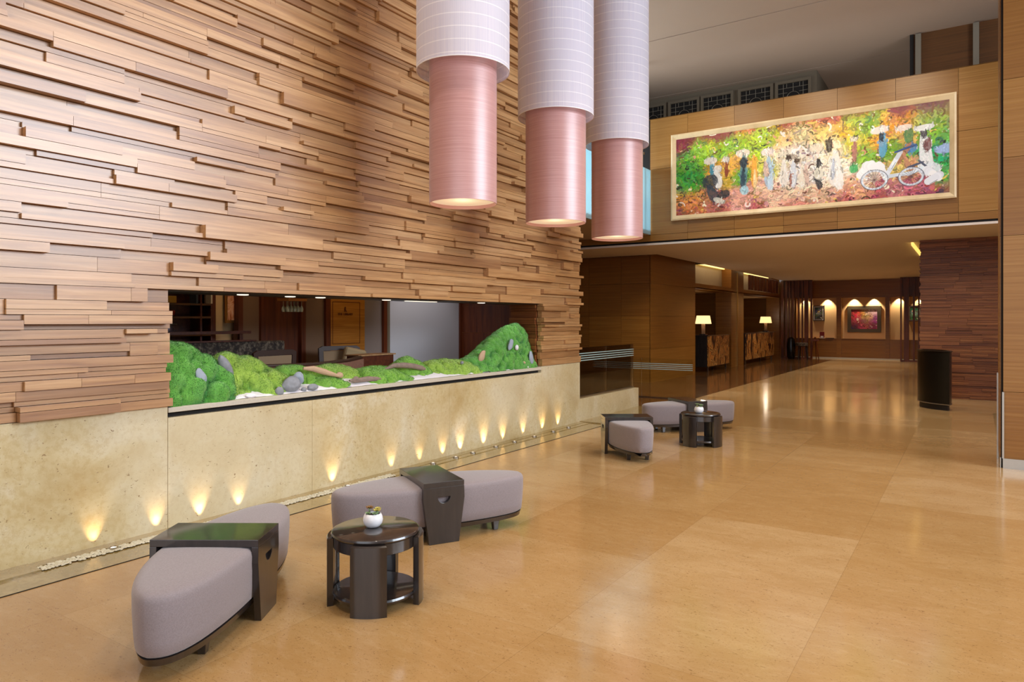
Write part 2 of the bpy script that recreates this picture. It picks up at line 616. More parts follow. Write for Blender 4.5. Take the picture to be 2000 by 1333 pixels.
# slatted timber wall: courses of stacked boards of differing length and projection
def slats(name, mat, rows_z, segs_fn, place, depths, thick=(0.035, 0.065), lens=(0.55, 1.7), jag=0.03, seed=3):
    rnd = random.Random(seed)
    m = MB()
    for z0, z1 in rows_z:
        for (a0, a1, ja, jb) in segs_fn(z0, z1):
            for half in range(2):
                pass
            a = a0
            while a < a1 - 1e-4:
                L = rnd.uniform(*lens)
                e = a + L
                if a1 - e < 0.25:
                    e = a1
                mode = rnd.random()
                zz = [z0, z1]
                if mode < 0.42:
                    zz = [z0, z0 + (z1 - z0) * 0.35, z1]
                elif mode < 0.84:
                    zz = [z0, z0 + (z1 - z0) * 0.64, z1]
                for k in range(len(zz) - 1):
                    sa = a + (rnd.uniform(-jag, jag * 0.7) if ja and a == a0 else 0)
                    se = e + (rnd.uniform(-jag * 0.7, jag) if jb and e == a1 else 0)
                    cut = rnd.random() < 0.4 and L > 0.7
                    pts = [sa, sa + (se - sa) * rnd.uniform(0.3, 0.7), se] if cut else [sa, se]
                    for q in range(len(pts) - 1):
                        d = rnd.choice(depths)
                        place(m, pts[q] + 0.001, pts[q + 1] - 0.001, zz[k] + 0.0015, zz[k + 1] - 0.0015, d)
                a = e
    return m.build(name, mat)


def rows(z0, z1, n):
    return [(z0 + (z1 - z0) * i / n, z0 + (z1 - z0) * (i + 1) / n) for i in range(n)]


DEP = [0.006, 0.03, 0.03, 0.055, 0.055, 0.08]
wl = slats('wall_left', SLAT, rows(0.885, 1.72, 9) + rows(1.72, 6.74, 51),
           lambda z0, z1: [(-5.2, 2.785, False, True), (7.955, 9.04, True, True)] if z1 < 1.73 else [(-5.2, 9.04, False, True)],
           lambda m, a, e, z0, z1, d: m.box(-4.86, -4.825 + d, a, e, z0, z1), DEP)
struct(wl)
core = MB()
core.box(-5.25, -4.86, -5.2, 2.76, 0.0, 6.76)
core.box(-5.25, -4.86, 7.98, 9.0, 0.0, 6.76)
core.box(-5.25, -4.86, 2.76, 7.98, 1.735, 6.76)
core.box(-5.45, -4.86, 2.76, 7.98, 0.0, 0.80)
struct(core.build('wall_left_core', BLACKGAP))
# the inner cheek of the opening is slatted too
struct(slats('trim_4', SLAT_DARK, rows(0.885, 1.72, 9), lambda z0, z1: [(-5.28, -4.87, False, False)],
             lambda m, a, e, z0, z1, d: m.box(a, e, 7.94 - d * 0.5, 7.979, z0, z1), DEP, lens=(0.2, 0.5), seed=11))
struct(box(-5.28, -4.84, 2.77, 7.97, 1.71, 1.735).build('trim_5', plain('dark_soffit', '2c241e', 0.4)))
# travertine base of the wall, slab by slab
m = MB()
edges = [-5.2, -3.2, -1.2, 0.8, 2.785]
for a, e in zip(edges, edges[1:]):
    m.box(-4.86, -4.80, a + 0.001, e - 0.001, 0.0, 0.882)
for a, e in ((2.787, 4.09), (4.092, 6.0), (6.002, 7.95)):
    m.box(-4.86, -4.80, a, e, 0.0, 0.80)
m.box(-5.25, -4.80, 7.952, 9.05, 0.0, 0.882)
struct(m.build('wall_left_base', MARBLE, bevel=0.002))
struct(box(-5.43, -4.85, 2.79, 7.95, 0.80, 0.836).build('trim_6', BLACKGAP))
struct(box(-5.45, -4.80, 2.79, 7.95, 0.836, 0.872).build('trim_7', LEDGE, bevel=0.003))
# low travertine upstand beside the stair
struct(box(-5.0, -4.80, 9.052, 11.2, 0.0, 0.335).build('wall_stair', MARBLE, bevel=0.003))

# high ceiling in slabs with shadow gaps between them
m = MB()
for y0, y1 in ((-5.3, 4.2), (4.22, 12.35), (12.375, 15.535), (15.56, 19.5)):
    m.box(-9.6, 8.2, y0, y1, 6.76, 6.82)
struct(m.build('ceiling', PLASTER))
struct(box(-9.7, 8.3, -5.4, 19.6, 6.82, 6.9).build('ceiling_light_block', BLACKGAP))  # unseen sheet added to block light through the slab gaps

# enclosing walls of the lobby, with tall glazing to the right and behind
WALLM = plain('warm_plaster_wall', 'cdb594', 0.7)
m = MB()
m.box(7.5, 7.8, -5.3, -0.4, 0, 6.76).box(7.5, 7.8, 7.6, 15.7, 0, 6.76).box(7.5, 7.8, -0.4, 7.6, 0, 0.6).box(7.5, 7.8, -0.4, 7.6, 6.6, 6.76)
struct(m.build('wall_right', WALLM))
m = MB()
m.box(-4.8, -3.6, -5.3, -5.0, 0, 6.76).box(6.4, 7.5, -5.3, -5.0, 0, 6.76).box(-3.6, 6.4, -5.3, -5.0, 5.4, 6.76)
struct(m.build('wall_rear', WALLM))
for i in range(5):
    y0 = -0.4 + i * 1.6
    f = MB()
    for zz in (0.6, 2.6, 4.6):
        f.box(7.6, 7.66, y0, y0 + 1.6, zz, zz + 0.05)
    f.box(7.58, 7.68, y0, y0 + 0.06, 0.6, 6.6).box(7.58, 7.68, y0 + 1.54, y0 + 1.6, 0.6, 6.6)
    w = struct(f.build('window_%d' % (i + 1), STEEL))
    box(7.62, 7.63, y0 + 0.06, y0 + 1.54, 0.65, 6.6).build('pane', GLASS, w)

# ---- the veneered beam that carries the long painting
core = box(-9.6, 7.5, YB + 0.03, YB + 0.36, 3.10, 5.66).build('wall_beam_core', BLACKGAP)
struct(core)
m = MB()
xs = [-5.58, -4.78, -3.85, -2.94, -2.02, -1.10, -0.19, 0.75, 1.7, 2.65, 3.6, 4.55, 5.5, 6.5, 7.5]
for a, e in zip(xs, xs[1:]):
    for z0, z1 in ((3.14, 3.268), (3.274, 4.618), (4.624, 5.668)):
        m.box(a + 0.0025, e - 0.0025, YB, YB + 0.03, z0, z1)
for a, e in ((-9.6, -7.5), (-7.49, -5.583)):
    m.box(a, e, YB, YB + 0.03, 3.14, 3.268)
m.box(-5.6, 7.5, YB, YB + 0.37, 5.662, 5.672)
struct(m.build('wall_beam', VENEER))
# ---- reception ceiling behind it
m = MB()
m.box(-9.6, 7.5, YB + 0.0, 15.6, 3.06, 3.1)
m.box(-6.22, 7.5, 15.6, 31, 3.06, 3.1)
struct(m.build('ceiling_reception', PLASTER_D))
struct(box(-6.9, -6.22, 16.4, 28.9, 3.3, 3.34).build('trim_8', PLASTER_D))
struct(box(-6.215, -6.2, 16.4, 28.9, 3.1, 3.3).build('trim_9', PLASTER_D))
struct(box(-10, 7.5, YB + 0.36, 19.6, 3.1, 3.28).build('gallery_floor', BLACKGAP))

# left-hand gallery over the stair: its soffit and floor edge
struct(box(-9.6, -5.6, 9.1, YB, 3.27, 3.33).build('trim_10', PLASTER))
struct(box(-9.7, -9.6, -5.3, 19.5, 0, 6.76).build('wall_far_left', VENEER2))

# ---- timber block on the left and the reception niches
m = MB()
for z0, z1 in ((0.0, 0.8), (0.805, 1.595), (1.6, 2.385), (2.39, 3.058)):
    for a, e in ((-10, -8.05), (-8.045, -7.17), (-7.165, -6.42)):
        m.box(a, e, 15.66, 15.69, z0, z1)
    m.box(-6.43, -6.40, 15.66, 18.86, z0, 3.3 if z1 > 3 else z1)
struct(m.build('wall_block', VENEER2))
struct(box(-10, -6.43, 15.69, 18.86, 0, 3.3).build('wall_block_core', BLACKGAP))
m = MB()
m.box(-6.9, -6.4, 22.3, 23.74, 0, 3.3)
m.box(-6.9, -6.4, 28.9, 29.6, 0, 3.3)
m.box(-6.9, -6.4, 18.86, 22.3, 2.39, 2.53)
m.box(-6.9, -6.4, 23.74, 28.9, 2.39, 2.53)
struct(m.build('wall_reception_left', VENEER2))
m = MB()
for z0, z1 in ((0.0, 0.8), (0.805, 1.6), (1.605, 2.4)):
    m.box(-8.5, -8.47, 18.0, 29.6, z0, z1)
    m.box(-8.5, -6.9, 22.9, 22.95, z0, z1)
    m.box(-8.5, -6.43, 29.55, 29.6, z0, z1)
struct(m.build('wall_niche', VENEER2))
struct(box(-8.5, -6.4, 18.86, 29.6, 2.395, 2.42).build('ceiling_niche', CREAM))
struct(box(-6.75, -6.70, 18.87, 28.9, 2.53, 3.3).build('trim_11', plain('transom_panel', '9a8a78', 0.5)))
struct(box(-6.398, -6.37, 22.93, 22.99, 0, 3.05).build('trim_12', BRASS))
# cove light strips in the slot between ceiling and wall
for y0, y1 in ((18.88, 22.28), (23.76, 28.0)):
    struct(box(-6.66, -6.6, y0, y1, 3.12, 3.22).build('trim_13', GLOW_COVE))
light('cove_lamp', 'AREA', (-6.35, 20.6, 3.24), 9, (1, 0.8, 0.45), (-6.35, 20.6, 0), 0.12, 3.2)
light('cove_lamp', 'AREA', (-6.35, 26.0, 3.24), 9, (1, 0.8, 0.45), (-6.35, 26.0, 0), 0.12, 4.0)

# ---- end wall of the reception hall
m = MB()
m.box(-8.5, 3, 29.62, 29.7, 2.37, 3.06)
m.box(-8.5, 3, 29.62, 29.7, 0.05, 0.77)
for a, e in ((-6.4, -5.9), (-4.42, -4.25), (-2.73, -2.59), (-1.0, -0.8)):
    m.box(a, e, 29.60, 29.95, 0.05, 2.4)
struct(m.build('wall_end', VENEER2))
struct(box(-8.5, 3, 29.95, 30.05, 0, 3.06).build('wall_end_panels', CREAM))
struct(box(-8.5, 3, 29.7, 29.95, 0.70, 0.765).build('trim_27', VENEER2))
struct(box(-8.5, 3, 29.58, 29.66, 0.0, 0.05).build('baseboard_end', LEDGE))
struct(box(-5.9, -2.73, 29.58, 29.95, 0.765, 0.79).build('trim_14', VENEER2))
for lx, e in ((-3.83, 80), (-3.14, 80), (-4.78, 70), (-2.3, 60), (-5.6, 50), (-1.6, 50)):
    light('wall_washer_lamp', 'SPOT', (lx, 29.80, 2.42), e, (1, 0.80, 0.52), (lx, 29.95, 1.7), spot=85, blend=0.5, radius=0.02)

# ---- dark slatted block on the right of the hall
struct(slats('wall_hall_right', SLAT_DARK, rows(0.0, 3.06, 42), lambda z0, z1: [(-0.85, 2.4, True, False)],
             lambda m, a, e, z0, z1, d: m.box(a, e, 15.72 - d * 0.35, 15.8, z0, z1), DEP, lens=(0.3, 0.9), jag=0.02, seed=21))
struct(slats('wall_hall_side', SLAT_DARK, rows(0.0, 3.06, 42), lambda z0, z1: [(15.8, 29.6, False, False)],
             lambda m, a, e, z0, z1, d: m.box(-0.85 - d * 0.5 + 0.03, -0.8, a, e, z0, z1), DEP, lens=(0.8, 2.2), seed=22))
struct(box(-0.8, 7.5, 15.8, 29.6, 0, 3.06).build('wall_hall_core', BLACKGAP))
struct(box(-1.02, -0.98, 16.0, 19.5, 3.0, 3.058).build('trim_15', GLOW_COVE))

# ---- upper gallery behind the beam
m = MB()
m.box(-9.6, -2.78, 15.69, 15.75, 3.28, 6.76)
m.box(-2.78, -2.72, 15.69, 19.4, 3.28, 6.76)
GALW = plain('grey_green_panel', '6e6250', 0.6)
struct(m.build('wall_gallery', GALW))
struct(box(-2.7, 7.5, 19.4, 19.5, 3.28, 6.76).build('wall_gallery_rear', plain('gallery_mauve', '7a6256', 0.7)))
m = MB()
m.box(-0.90, 0.45, 14.75, 15.4, 3.28, 6.76)
struct(m.build('wall_gallery_column', GALPANEL))
struct(box(-0.96, -0.90, 14.72, 15.42, 3.28, 6.76).build('trim_16', BLACKGAP))
for x in (-0.825, 0.055):
    c = struct(box(x - 0.045, x + 0.045, 14.68, 14.75, 3.28, 6.74).build('trim_17', PEWTER))

# lattice windows in the gallery wall
def lattice(x0, x1, label):
    t = empty('lattice_window', ((x0 + x1) / 2, 15.68, 5.9))
    w = x1 - x0
    z0, z1 = 5.94 - 5.9, 6.57 - 5.9
    f = MB()
    for a in ((-w / 2 - 0.06, -w / 2, z0 - 0.06, z1 + 0.06), (w / 2, w / 2 + 0.06, z0 - 0.06, z1 + 0.06), (-w / 2, w / 2, z0 - 0.06, z0), (-w / 2, w / 2, z1, z1 + 0.06)):
        f.box(a[0], a[1], -0.05, 0.0, a[2], a[3])
    f.build('frame', GALW, t)
    box(-w / 2, w / 2, -0.006, 0.006, z0, z1).build('backing_panel', BLACKGAP, t)
    g = MB()
    r = 0.006
    cx, cz, R = 0, (z0 + z1) / 2 + 0.0, 0.13
    def bar(a, b):
        g.tube([(a[0], -0.02, a[1]), (b[0], -0.02, b[1])], r, 5)
    g.tube([(R * math.cos(q * PI / 10), -0.02, cz + R * math.sin(q * PI / 10)) for q in range(21)], r, 5)
    for s in (-1, 1):
        bar((s * R, cz), (s * w / 2, cz))
        bar((0, cz + s * R), (0, cz + s * (z1 - z0) / 2))
        for dz in (0.12, 0.22):
            bar((-w / 2, cz + s * dz), (-R * 0.9, cz + s * dz)) if dz < 0.2 else bar((-w / 2, cz + s * dz), (w / 2, cz + s * dz))
            if dz < 0.2:
                bar((R * 0.9, cz + s * dz), (w / 2, cz + s * dz))
        bar((s * 0.2, z0), (s * 0.2, z1))
        bar((s * 0.13, cz + 0.22), (s * 0.13, z1))
        bar((s * 0.13, cz - 0.22), (s * 0.13, z0))
    g.build('grille', PEWTER, t)
    tag(t, label, 'window', 'lattice windows above the painting')


for (a, e), lb in zip(((-6.62, -6.07), (-5.9, -5.27), (-5.12, -4.5), (-4.28, -3.65), (-3.49, -2.88)),
                      ('grey lattice window above the beam, nearest the hanging lamps', 'grey lattice window above the beam, second from the hanging lamps',
                       'grey lattice window above the beam, middle one of five', 'grey lattice window above the beam, fourth from the hanging lamps',
                       'grey lattice window above the beam, at the open corner of the gallery')):
    lattice(a, e, lb)

# ---- pillar at the right edge
m = MB()
for z0, z1 in ((0.10, 0.772), (0.776, 2.355), (2.359, 3.145), (3.149, 3.935), (3.939, 6.76)):
    m.box(0.262, 2.0, 8.62, 8.65, z0, z1)
    m.box(0.235, 0.255, 8.70, 9.25, z0, z1)
struct(m.build('wall_pillar', VENEER))
struct(box(0.245, 2.0, 8.645, 9.25, 0, 6.76).build('wall_pillar_core', BLACKGAP))
struct(box(0.258, 2.0, 8.612, 8.66, 0.0, 0.10).build('baseboard_pillar', STEEL))
struct(box(0.222, 0.262, 9.2, 9.27, 0.0, 0.93).build('trim_18', STEEL))
struct(box(0.252, 0.268, 8.608, 8.65, 0.10, 0.772).build('trim_19', STEEL))
struct(box(0.236, 0.25, 8.66, 9.2, 0.0, 0.10).build('baseboard_pillar_side', STEEL))
struct(box(0.27, 0.62, 9.25, YB, 0.0, 0.0015).build('trim_20', BORDER))

# ---------------------------------------------------------------- lounge seen through the opening
m = MB()
m.box(-7.0, -6.92, 2.0, 4.45, 0, 2.9)
m.box(-7.0, -6.92, 5.16, 5.68, 0, 2.9)
LW = struct(m.build('wall_lounge_dark', REDWOOD))
struct(box(-7.1, -7.0, 1.5, 9.1, 0, 2.9).build('wall_lounge', CREAM))
struct(box(-7.0, -6.9, 4.83, 5.16, 0, 2.9).build('trim_21', TAUPE))
struct(box(-7.0, -6.9, 5.745, 6.07, 0, 2.9).build('trim_22', TAUPE))
struct(box(-7.0, -6.9, 6.77, 7.11, 0, 2.9).build('trim_23', plain('mauve_panel', '87766e', 0.6)))
m = MB()
for a, e in ((4.45, 4.52), (4.80, 4.86), (5.10, 5.16), (5.68, 5.745), (6.07, 6.145), (7.11, 7.18), (8.85, 8.9)):
    m.box(-6.95, -6.86, a, e, 0, 2.9)
struct(m.build('trim_24', REDWOOD))
struct(box(-6.97, -6.88, 7.18, 7.255, 0, 2.9).build('trim_25', GALW))
struct(box(-6.97, -6.89, 7.26, 8.85, 0, 2.9).build('trim_26', plain('pale_screen_panel', 'c3c1c6', 0.5, scale=0.8, vary=0.06)))
m = MB()
for z0, z1 in ((0.0, 0.87), (0.873, 1.30), (1.303, 1.73), (1.733, 2.9)):
    m.box(-7.0, -5.28, 8.9, 8.95, z0, z1)
struct(m.build('wall_lounge_end', REDWOOD))
struct(box(-7.1, -5.25, 1.4, 9.0, 2.9, 2.95).build('ceiling_lounge', TAUPE))
struct(box(-7.1, -5.25, 1.4, 1.5, 0, 2.9).build('wall_lounge_near', REDWOOD))
for lx, ly, e in ((-6.1, 3.4, 9), (-6.2, 4.9, 14), (-6.1, 6.4, 16), (-6.1, 7.9, 9)):  # added fill spots for the lounge, no fixtures known
    light('lounge_fill', 'SPOT', (lx, ly, 2.85), e, WARM2, (lx - 0.2, ly, 0), spot=130, blend=0.8, radius=0.05)
light('lounge_picture_fill', 'SPOT', (-6.4, 4.75, 2.8), 10, WARM2, (-6.95, 4.68, 1.3), spot=50, blend=0.4)  # added fill aimed at the lounge picture
light('lounge_panel_fill', 'SPOT', (-5.9, 7.6, 2.8), 55, (0.95, 0.95, 1.0), (-6.95, 8.0, 1.2), spot=80, blend=0.8)  # added cool fill that brightens the pale panel
light('lounge_niche_fill', 'SPOT', (-6.5, 6.45, 2.8), 9, WARM2, (-6.95, 6.45, 1.5), spot=60, blend=0.5)  # added fill aimed at the lettered door

# door with the sign
t = empty('panelled_door', (-6.9, 6.46, 0))
LIGHTDOOR = wood('amber_door', '9a5c18', 'ac6c22', 'be7e32', grain=(2, 2, 60), rough=0.4)
box(-0.03, 0.012, -0.31, 0.31, 0.02, 2.6).build('door_leaf', LIGHTDOOR, t)
m = MB()
for y0, y1, z0, z1 in ((-0.26, 0.22, 1.735, 1.742), (-0.26, 0.22, 1.19, 1.197), (-0.262, -0.255, 1.19, 1.742), (0.215, 0.222, 1.19, 1.742)):
    m.box(0.012, 0.015, y0, y1, z0, z1)
m.build('inlay_line', REDWOOD, t)


def text(name, body, size, loc, rot, mat, parent=None, extrude=0.002):
    cu = bpy.data.curves.new(name, 'FONT')
    cu.body = body
    cu.size = size
    cu.extrude = extrude
    cu.align_x = 'CENTER'
    cu.align_y = 'CENTER'
    o = bpy.data.objects.new(name, cu)
    C.objects.link(o)
    cu.materials.append(mat)
    o.location = loc
    o.rotation_euler = rot
    me = bpy.data.meshes.new_from_object(o)
    me.name = name
    bpy.data.objects.remove(o)
    m2 = bpy.data.objects.new(name, me)
    C.objects.link(m2)
    m2.location = loc
    m2.rotation_euler = rot
    if parent:
        m2.parent = parent
    return m2


text('lettering', 'THE LIBRARY', 0.045, (0.016, -0.04, 1.578), (PI / 2, 0, PI / 2), REDWOOD, t)
m = MB()
m.plate([(-0.02, -0.03), (-0.006, -0.03), (-0.004, -0.008), (0.012, -0.03), (0.03, -0.03), (0.008, 0.002), (0.012, 0.03), (0.0, 0.04), (-0.014, 0.03)], [],
        Matrix.Translation((0.014, -0.045, 1.64)) @ Matrix.Rotation(PI / 2, 4, 'Z') @ Matrix.Rotation(PI / 2, 4, 'X'), 0.003)
m.build('emblem', REDWOOD, t)
tag(t, 'amber wooden door with small dark lettering and an emblem', 'door')
t['kind'] = 'thing'

# bookcase with its books and pieces
t = empty('bookcase', (-6.84, 3.95, 0))
MAHOG = wood('mahogany', '3a120a', '50200f', '643018', grain=(3, 20, 20), rough=0.35)
m = MB()
for z in (0.02, 0.5, 0.98, 1.33, 1.52, 1.635):
    pass
box(-0.08, -0.06, -0.75, 0.44, 0, 2.4).build('back_panel', MAHOG, t)
for z in (0.55, 0.95, 1.335, 1.52, 1.655, 2.0):
    box(-0.06, 0.12, -0.75, 0.44, z, z + 0.02).build('shelf', wood('shelf_%d' % int(z * 100), '5c3a1c', '6c4724', '7c552c', grain=(20, 3, 20)), t)
for y in (-0.75, -0.2, 0.30, 0.42):
    box(-0.06, 0.121, y, y + 0.02, 0, 2.4).build('upright', MAHOG, t)
tag(t, 'dark mahogany bookcase behind the moss, holding small boxes and books', 'bookcase')
bk = []
for i, (y, h, w, c, lb) in enumerate(((3.68, .09, .03, '28303c', 'dark blue book on the upper shelf of the bookcase'), (3.72, .085, .028, '1c1c20', 'black book on the upper shelf, beside the blue one'),
                                      (4.18, .09, .022, '38404a', 'slate book standing alone near the shelf upright'), (4.345, .095, .02, 'd8c8b0', 'cream book leaning at the end of the upper shelf'))):
    o = box(-6.80, -6.68, y, y + w, 1.6755, 1.6755 + h).build('book', plain('book_cover_%d' % i, c, 0.6))
    tag(o, lb, 'book', 'books on the upper bookcase shelf')
o = box(-6.82, -6.70, 3.86, 3.98, 1.6755, 1.745).build('keepsake_box', plain('mustard_card', 'b08018', 0.5), bevel=0.004)
tag(o, 'small mustard yellow box on the upper bookcase shelf', 'box')
o = MB().lathe([(0.03, 0), (0.055, 0.01), (0.06, 0.05), (0.05, 0.06)], 20).build('shelf_bowl', plain('red_lacquer', '8a3020', 0.3), smooth=True, loc=(-6.74, 3.92, 1.541))
tag(o, 'small reddish bowl on the middle bookcase shelf', 'bowl')
t = empty('lidded_pot', (-6.70, 3.87, 1.356))
MB().lathe([(0.03, 0), (0.06, 0.02), (0.07, 0.06), (0.06, 0.09)], 20).build('pot_body', plain('aged_pewter', '6a6068', 0.35, 0.6), t, smooth=True)
MB().tube([(0, -0.11, 0.10), (0, -0.07, 0.105), (0, 0, 0.09), (0, 0.07, 0.105), (0, 0.11, 0.10)], 0.009, 6).build('rim', STEEL, t, smooth=True)
tag(t, 'pewter pot with curled silver rim on the lower bookcase shelf', 'pot')

# speckled booth, dining chair, armchair with pillow, counter and curved sofa back
t = empty('upholstered_partition', (-6.42, 4.32, 0))
m = MB()
m.box(-0.05, 0.05, -0.74, 0.73, 0.0, 1.277)
m.build('padded_panel', BOOTH, t, bevel=0.02)
box(-0.06, 0.06, -0.76, 0.35, 1.277, 1.292).build('top_rail', MAHOG, t)
tag(t, 'low partition padded in grey speckled fabric behind the moss', 'partition')
t = empty('side_table', (-6.6, 4.1, 0))
box(-0.08, 0.08, -0.6, 0.62, 1.355, 1.385).build('tabletop', MAHOG, t)
for y in (-0.5, 0.52):
    box(-0.02, 0.02, y, y + 0.04, 0, 1.355).build('leg', MAHOG, t)
tag(t, 'narrow dark high table in front of the bookcase', 'table')


def lounge_chair(loc, rz, label, pillow=False):
    t = empty('lounge_chair', loc, rz)
    m = MB()
    m.plate([(-0.24, 0.5), (0.24, 0.5), (0.27, 1.16), (0.22, 1.185), (-0.22, 1.185), (-0.27, 1.16)], [[(-0.19, 0.62), (-0.215, 1.13), (0.215, 1.13), (0.19, 0.62)]], Matrix.Rotation(PI / 2, 4, 'X'), 0.03)
    m.build('back_frame', CUSH_D, t)
    m = MB()
    m.plate([(-0.185, 0.62), (0.185, 0.62), (0.21, 1.125), (-0.21, 1.125)], [], Matrix.Translation((0, -0.005, 0)) @ Matrix.Rotation(PI / 2, 4, 'X'), 0.02)
    m.build('back_cushion', PILLOW, t)
    box(-0.24, 0.24, -0.33, -0.035, 0.42, 0.52).build('seat', CUSH_D, t, bevel=0.02)
    for sx in (-0.22, 0.19):
        for sy in (-0.32, -0.07):
            box(sx, sx + 0.03, sy, sy + 0.03, 0, 0.42).build('leg', CUSH_D, t)
    return tag(t, label, 'chair')


lounge_chair((-6.15, 4.73, 0), PI / 2, 'brown framed chair with tan back pad, in front of the speckled partition')
t = lounge_chair((-6.5, 5.95, 0), PI / 2 - 0.3, 'dark brown armchair below the lettered door')
o = box(-0.16, 0.16, -0.04, 0.04, -0.11, 0.11).build('throw_pillow', plain('beige_linen', 'a88c66', 0.9), bevel=0.03, loc=(-6.35, 6.06, 1.045))
o.rotation_euler = (0.1, 0.2, 1.5)
tag(o, 'beige square pillow propped on the dark armchair', 'pillow')
t = empty('curved_sofa', (-5.62, 4.9, 0))
pts = [(0.0, -0.75), (0.03, -0.5), (0.03, 0.0), (0.0, 0.35), (-0.06, 0.62)]
m = MB()
m.loops([[(x - 0.05, y, 0.3), (x + 0.05, y, 0.3), (x + 0.05, y, z), (x - 0.05, y, z)] for (x, y), z in zip(pts, (1.05, 1.045, 1.04, 1.05, 1.07))])
m.build('back_cushion', plain('rust_patterned_fabric', '8a5c48', 0.8, scale=40, vary=0.5), t)
MB().tube([(x, y, z) for (x, y), z in zip(pts, (1.06, 1.055, 1.05, 1.062, 1.085))], 0.022, 8).build('top_rail', CUSH_D, t, smooth=True)
box(-0.17, -0.04, -0.6, 0.3, 0.0, 0.42).build('seat_base', CUSH_D, t, bevel=0.03)
tag(t, 'curved sofa with dark rail along its back, behind the planter', 'sofa')
t = empty('waiter_counter', (-5.75, 5.8, 0))
box(-0.16, 0.03, -0.27, 0.29, 0, 1.095).build('cabinet_body', MAHOG, t)
box(-0.18, 0.05, -0.29, 0.31, 1.095, 1.11).build('counter_top', wood('pale_edge', '8a6040', 'a07850', 'b08860', grain=(3, 20, 3)), t)
tag(t, 'low dark wooden counter in front of the pale screen panel', 'counter')
# framed picture on the lounge wall
t = empty('framed_picture', (-6.97, 4.725, 1.7))
box(0, 0.03, -0.02, 0.12, -0.23, 0.4).build('frame', BRASS, t)
P = Mat('orange_painting', rough=0.5)
P.color(P.ramp(P.noise(P.coords((1, 1, 1)), 9, 3, 0.6, 1.5), [(0.35, 'b04420'), (0.5, 'e8a880'), (0.65, 'f0c8a8')]))
box(0.03, 0.034, -0.01, 0.11, -0.2, 0.37).build('canvas', P.m, t)
tag(t, 'orange and cream picture on the lounge wall', 'picture')
# glasses hanging from a rack
t = empty('glass_rack', (-6.55, 5.30, 1.72))
box(-0.1, 0.1, -0.14, 0.12, 0.0, 0.03).build('rack_board', plain('amber_rack_board', 'c07838', 0.5), t)  # plain amber board
box(-0.09, 0.09, -0.02, 0.12, 0.03, 0.07).build('rack_rail', MAHOG, t)
for dy in (-0.1, 0.08):
    box(-0.006, 0.006, dy, dy + 0.012, 0.03, 1.18).build('hanger', BRASS, t)
tag(t, 'amber overhead rack above the dark lounge doorway', 'rack')
gm = MB().lathe([(0.022, 0.0), (0.003, -0.004), (0.003, -0.05), (0.018, -0.075), (0.022, -0.10), (0.017, -0.125)], 12, cap0=True, cap1=False)
WINEG = plain('wine_glass', 'cfd0b0', 0.08, coat=1.0)
k = 0
for ix in range(2):
    for iy in range(5):
        if k == 0:
            g0 = gm.build('wine_glass', WINEG, smooth=True)
            g = g0
        else:
            g = g0.copy()
            C.objects.link(g)
        g.location = (-6.50 - ix * 0.08, 5.19 + iy * 0.048, 1.7215)
        tag(g, 'stemmed glass hanging upside down from the amber rack', 'glass', 'glasses hanging from the rack')
        k += 1
# small round downlights in the soffit of the opening
for (x, y), lb in zip(((-4.93, 3.49), (-4.98, 4.0), (-4.97, 4.33), (-5.0, 5.22), (-4.9, 6.73)),
                      ('nearest the bookcase', 'above the speckled partition', 'above the dark doorway', 'above the lettered door', 'by the right-hand cheek of the opening')):
    o = MB().lathe([(0.045, 0), (0.045, -0.006), (0.032, -0.008)], 20).build('soffit_downlight', GLOW_LAMP, loc=(x, y, 1.7095))
    tag(o, 'round downlight in the planter soffit, ' + lb, 'light', 'downlights over the moss planter')
o = box(-5.1, -5.06, 5.6, 6.1, 1.704, 1.7095).build('linear_downlight', GLOW_LAMP)
tag(o, 'short linear light in the planter soffit above the pale panel', 'light')
for y in (3.2, 4.4, 5.5, 6.6, 7.5):
    light('planter_lamp', 'SPOT', (-4.98, y, 1.69), 3.0, (1, 0.97, 0.92), (-5.0, y, 0.9), spot=120, blend=0.9, radius=0.04)

# ---------------------------------------------------------------- planter: sand, moss mounds, stones, driftwood
def hash_noise(a, b, seed):
    return np.modf(np.abs(np.sin(a * 127.1 + b * 311.7 + seed * 17.3) * 43758.5453))[0]


def moss_mat(name, c1, c2, c3, teal='3f8a3c'):
    M = Mat(name, rough=0.95)
    v = M.coords()
    a = M.noise(v, 9, 3, 0.6)
    f = M.noise(v, 95, 3, 0.75)
    c = M.ramp(a, [(0.35, c1), (0.5, c2), (0.66, c3)])
    c = M.mix(M.ramp(M.noise(v, 4.5, 3, 0.6), [(0.5, 0.0), (0.6, 0.7)]), c, teal)
    c = M.mix(M.ramp(M.noise(v, 15, 3, 0.6, 1.0), [(0.62, 0.0), (0.7, 0.7)]), c, '6a5a20')
    c = M.mix(M.ramp(f, [(0.4, 0.75), (0.6, 0.0)]), c, c1)
    c = M.mix(M.ramp(M.noise(v, 22, 4, 0.7), [(0.5, 0.0), (0.72, 0.5)]), c, c3)
    at = M.n('ShaderNodeAttribute', attribute_name='tip')
    c = M.mix(M.math('MULTIPLY', at.outputs['Fac'], 0.5), c, c3)
    M.color(c)
    M.bump(f, 0.7, 0.006)
    M.b.inputs['Sheen Weight'].default_value = 0.3
    return M.m


MOSS_DEEP = moss_mat('deep_green_moss', '2a6c20', '439230', '74b84a', '2f7c4a')
MOSS_MID = moss_mat('bright_green_moss', '3e7c20', '62a42c', '98c84c')
MOSS_YEL = moss_mat('yellow_green_moss', '527c20', '7cac30', 'b0d056')


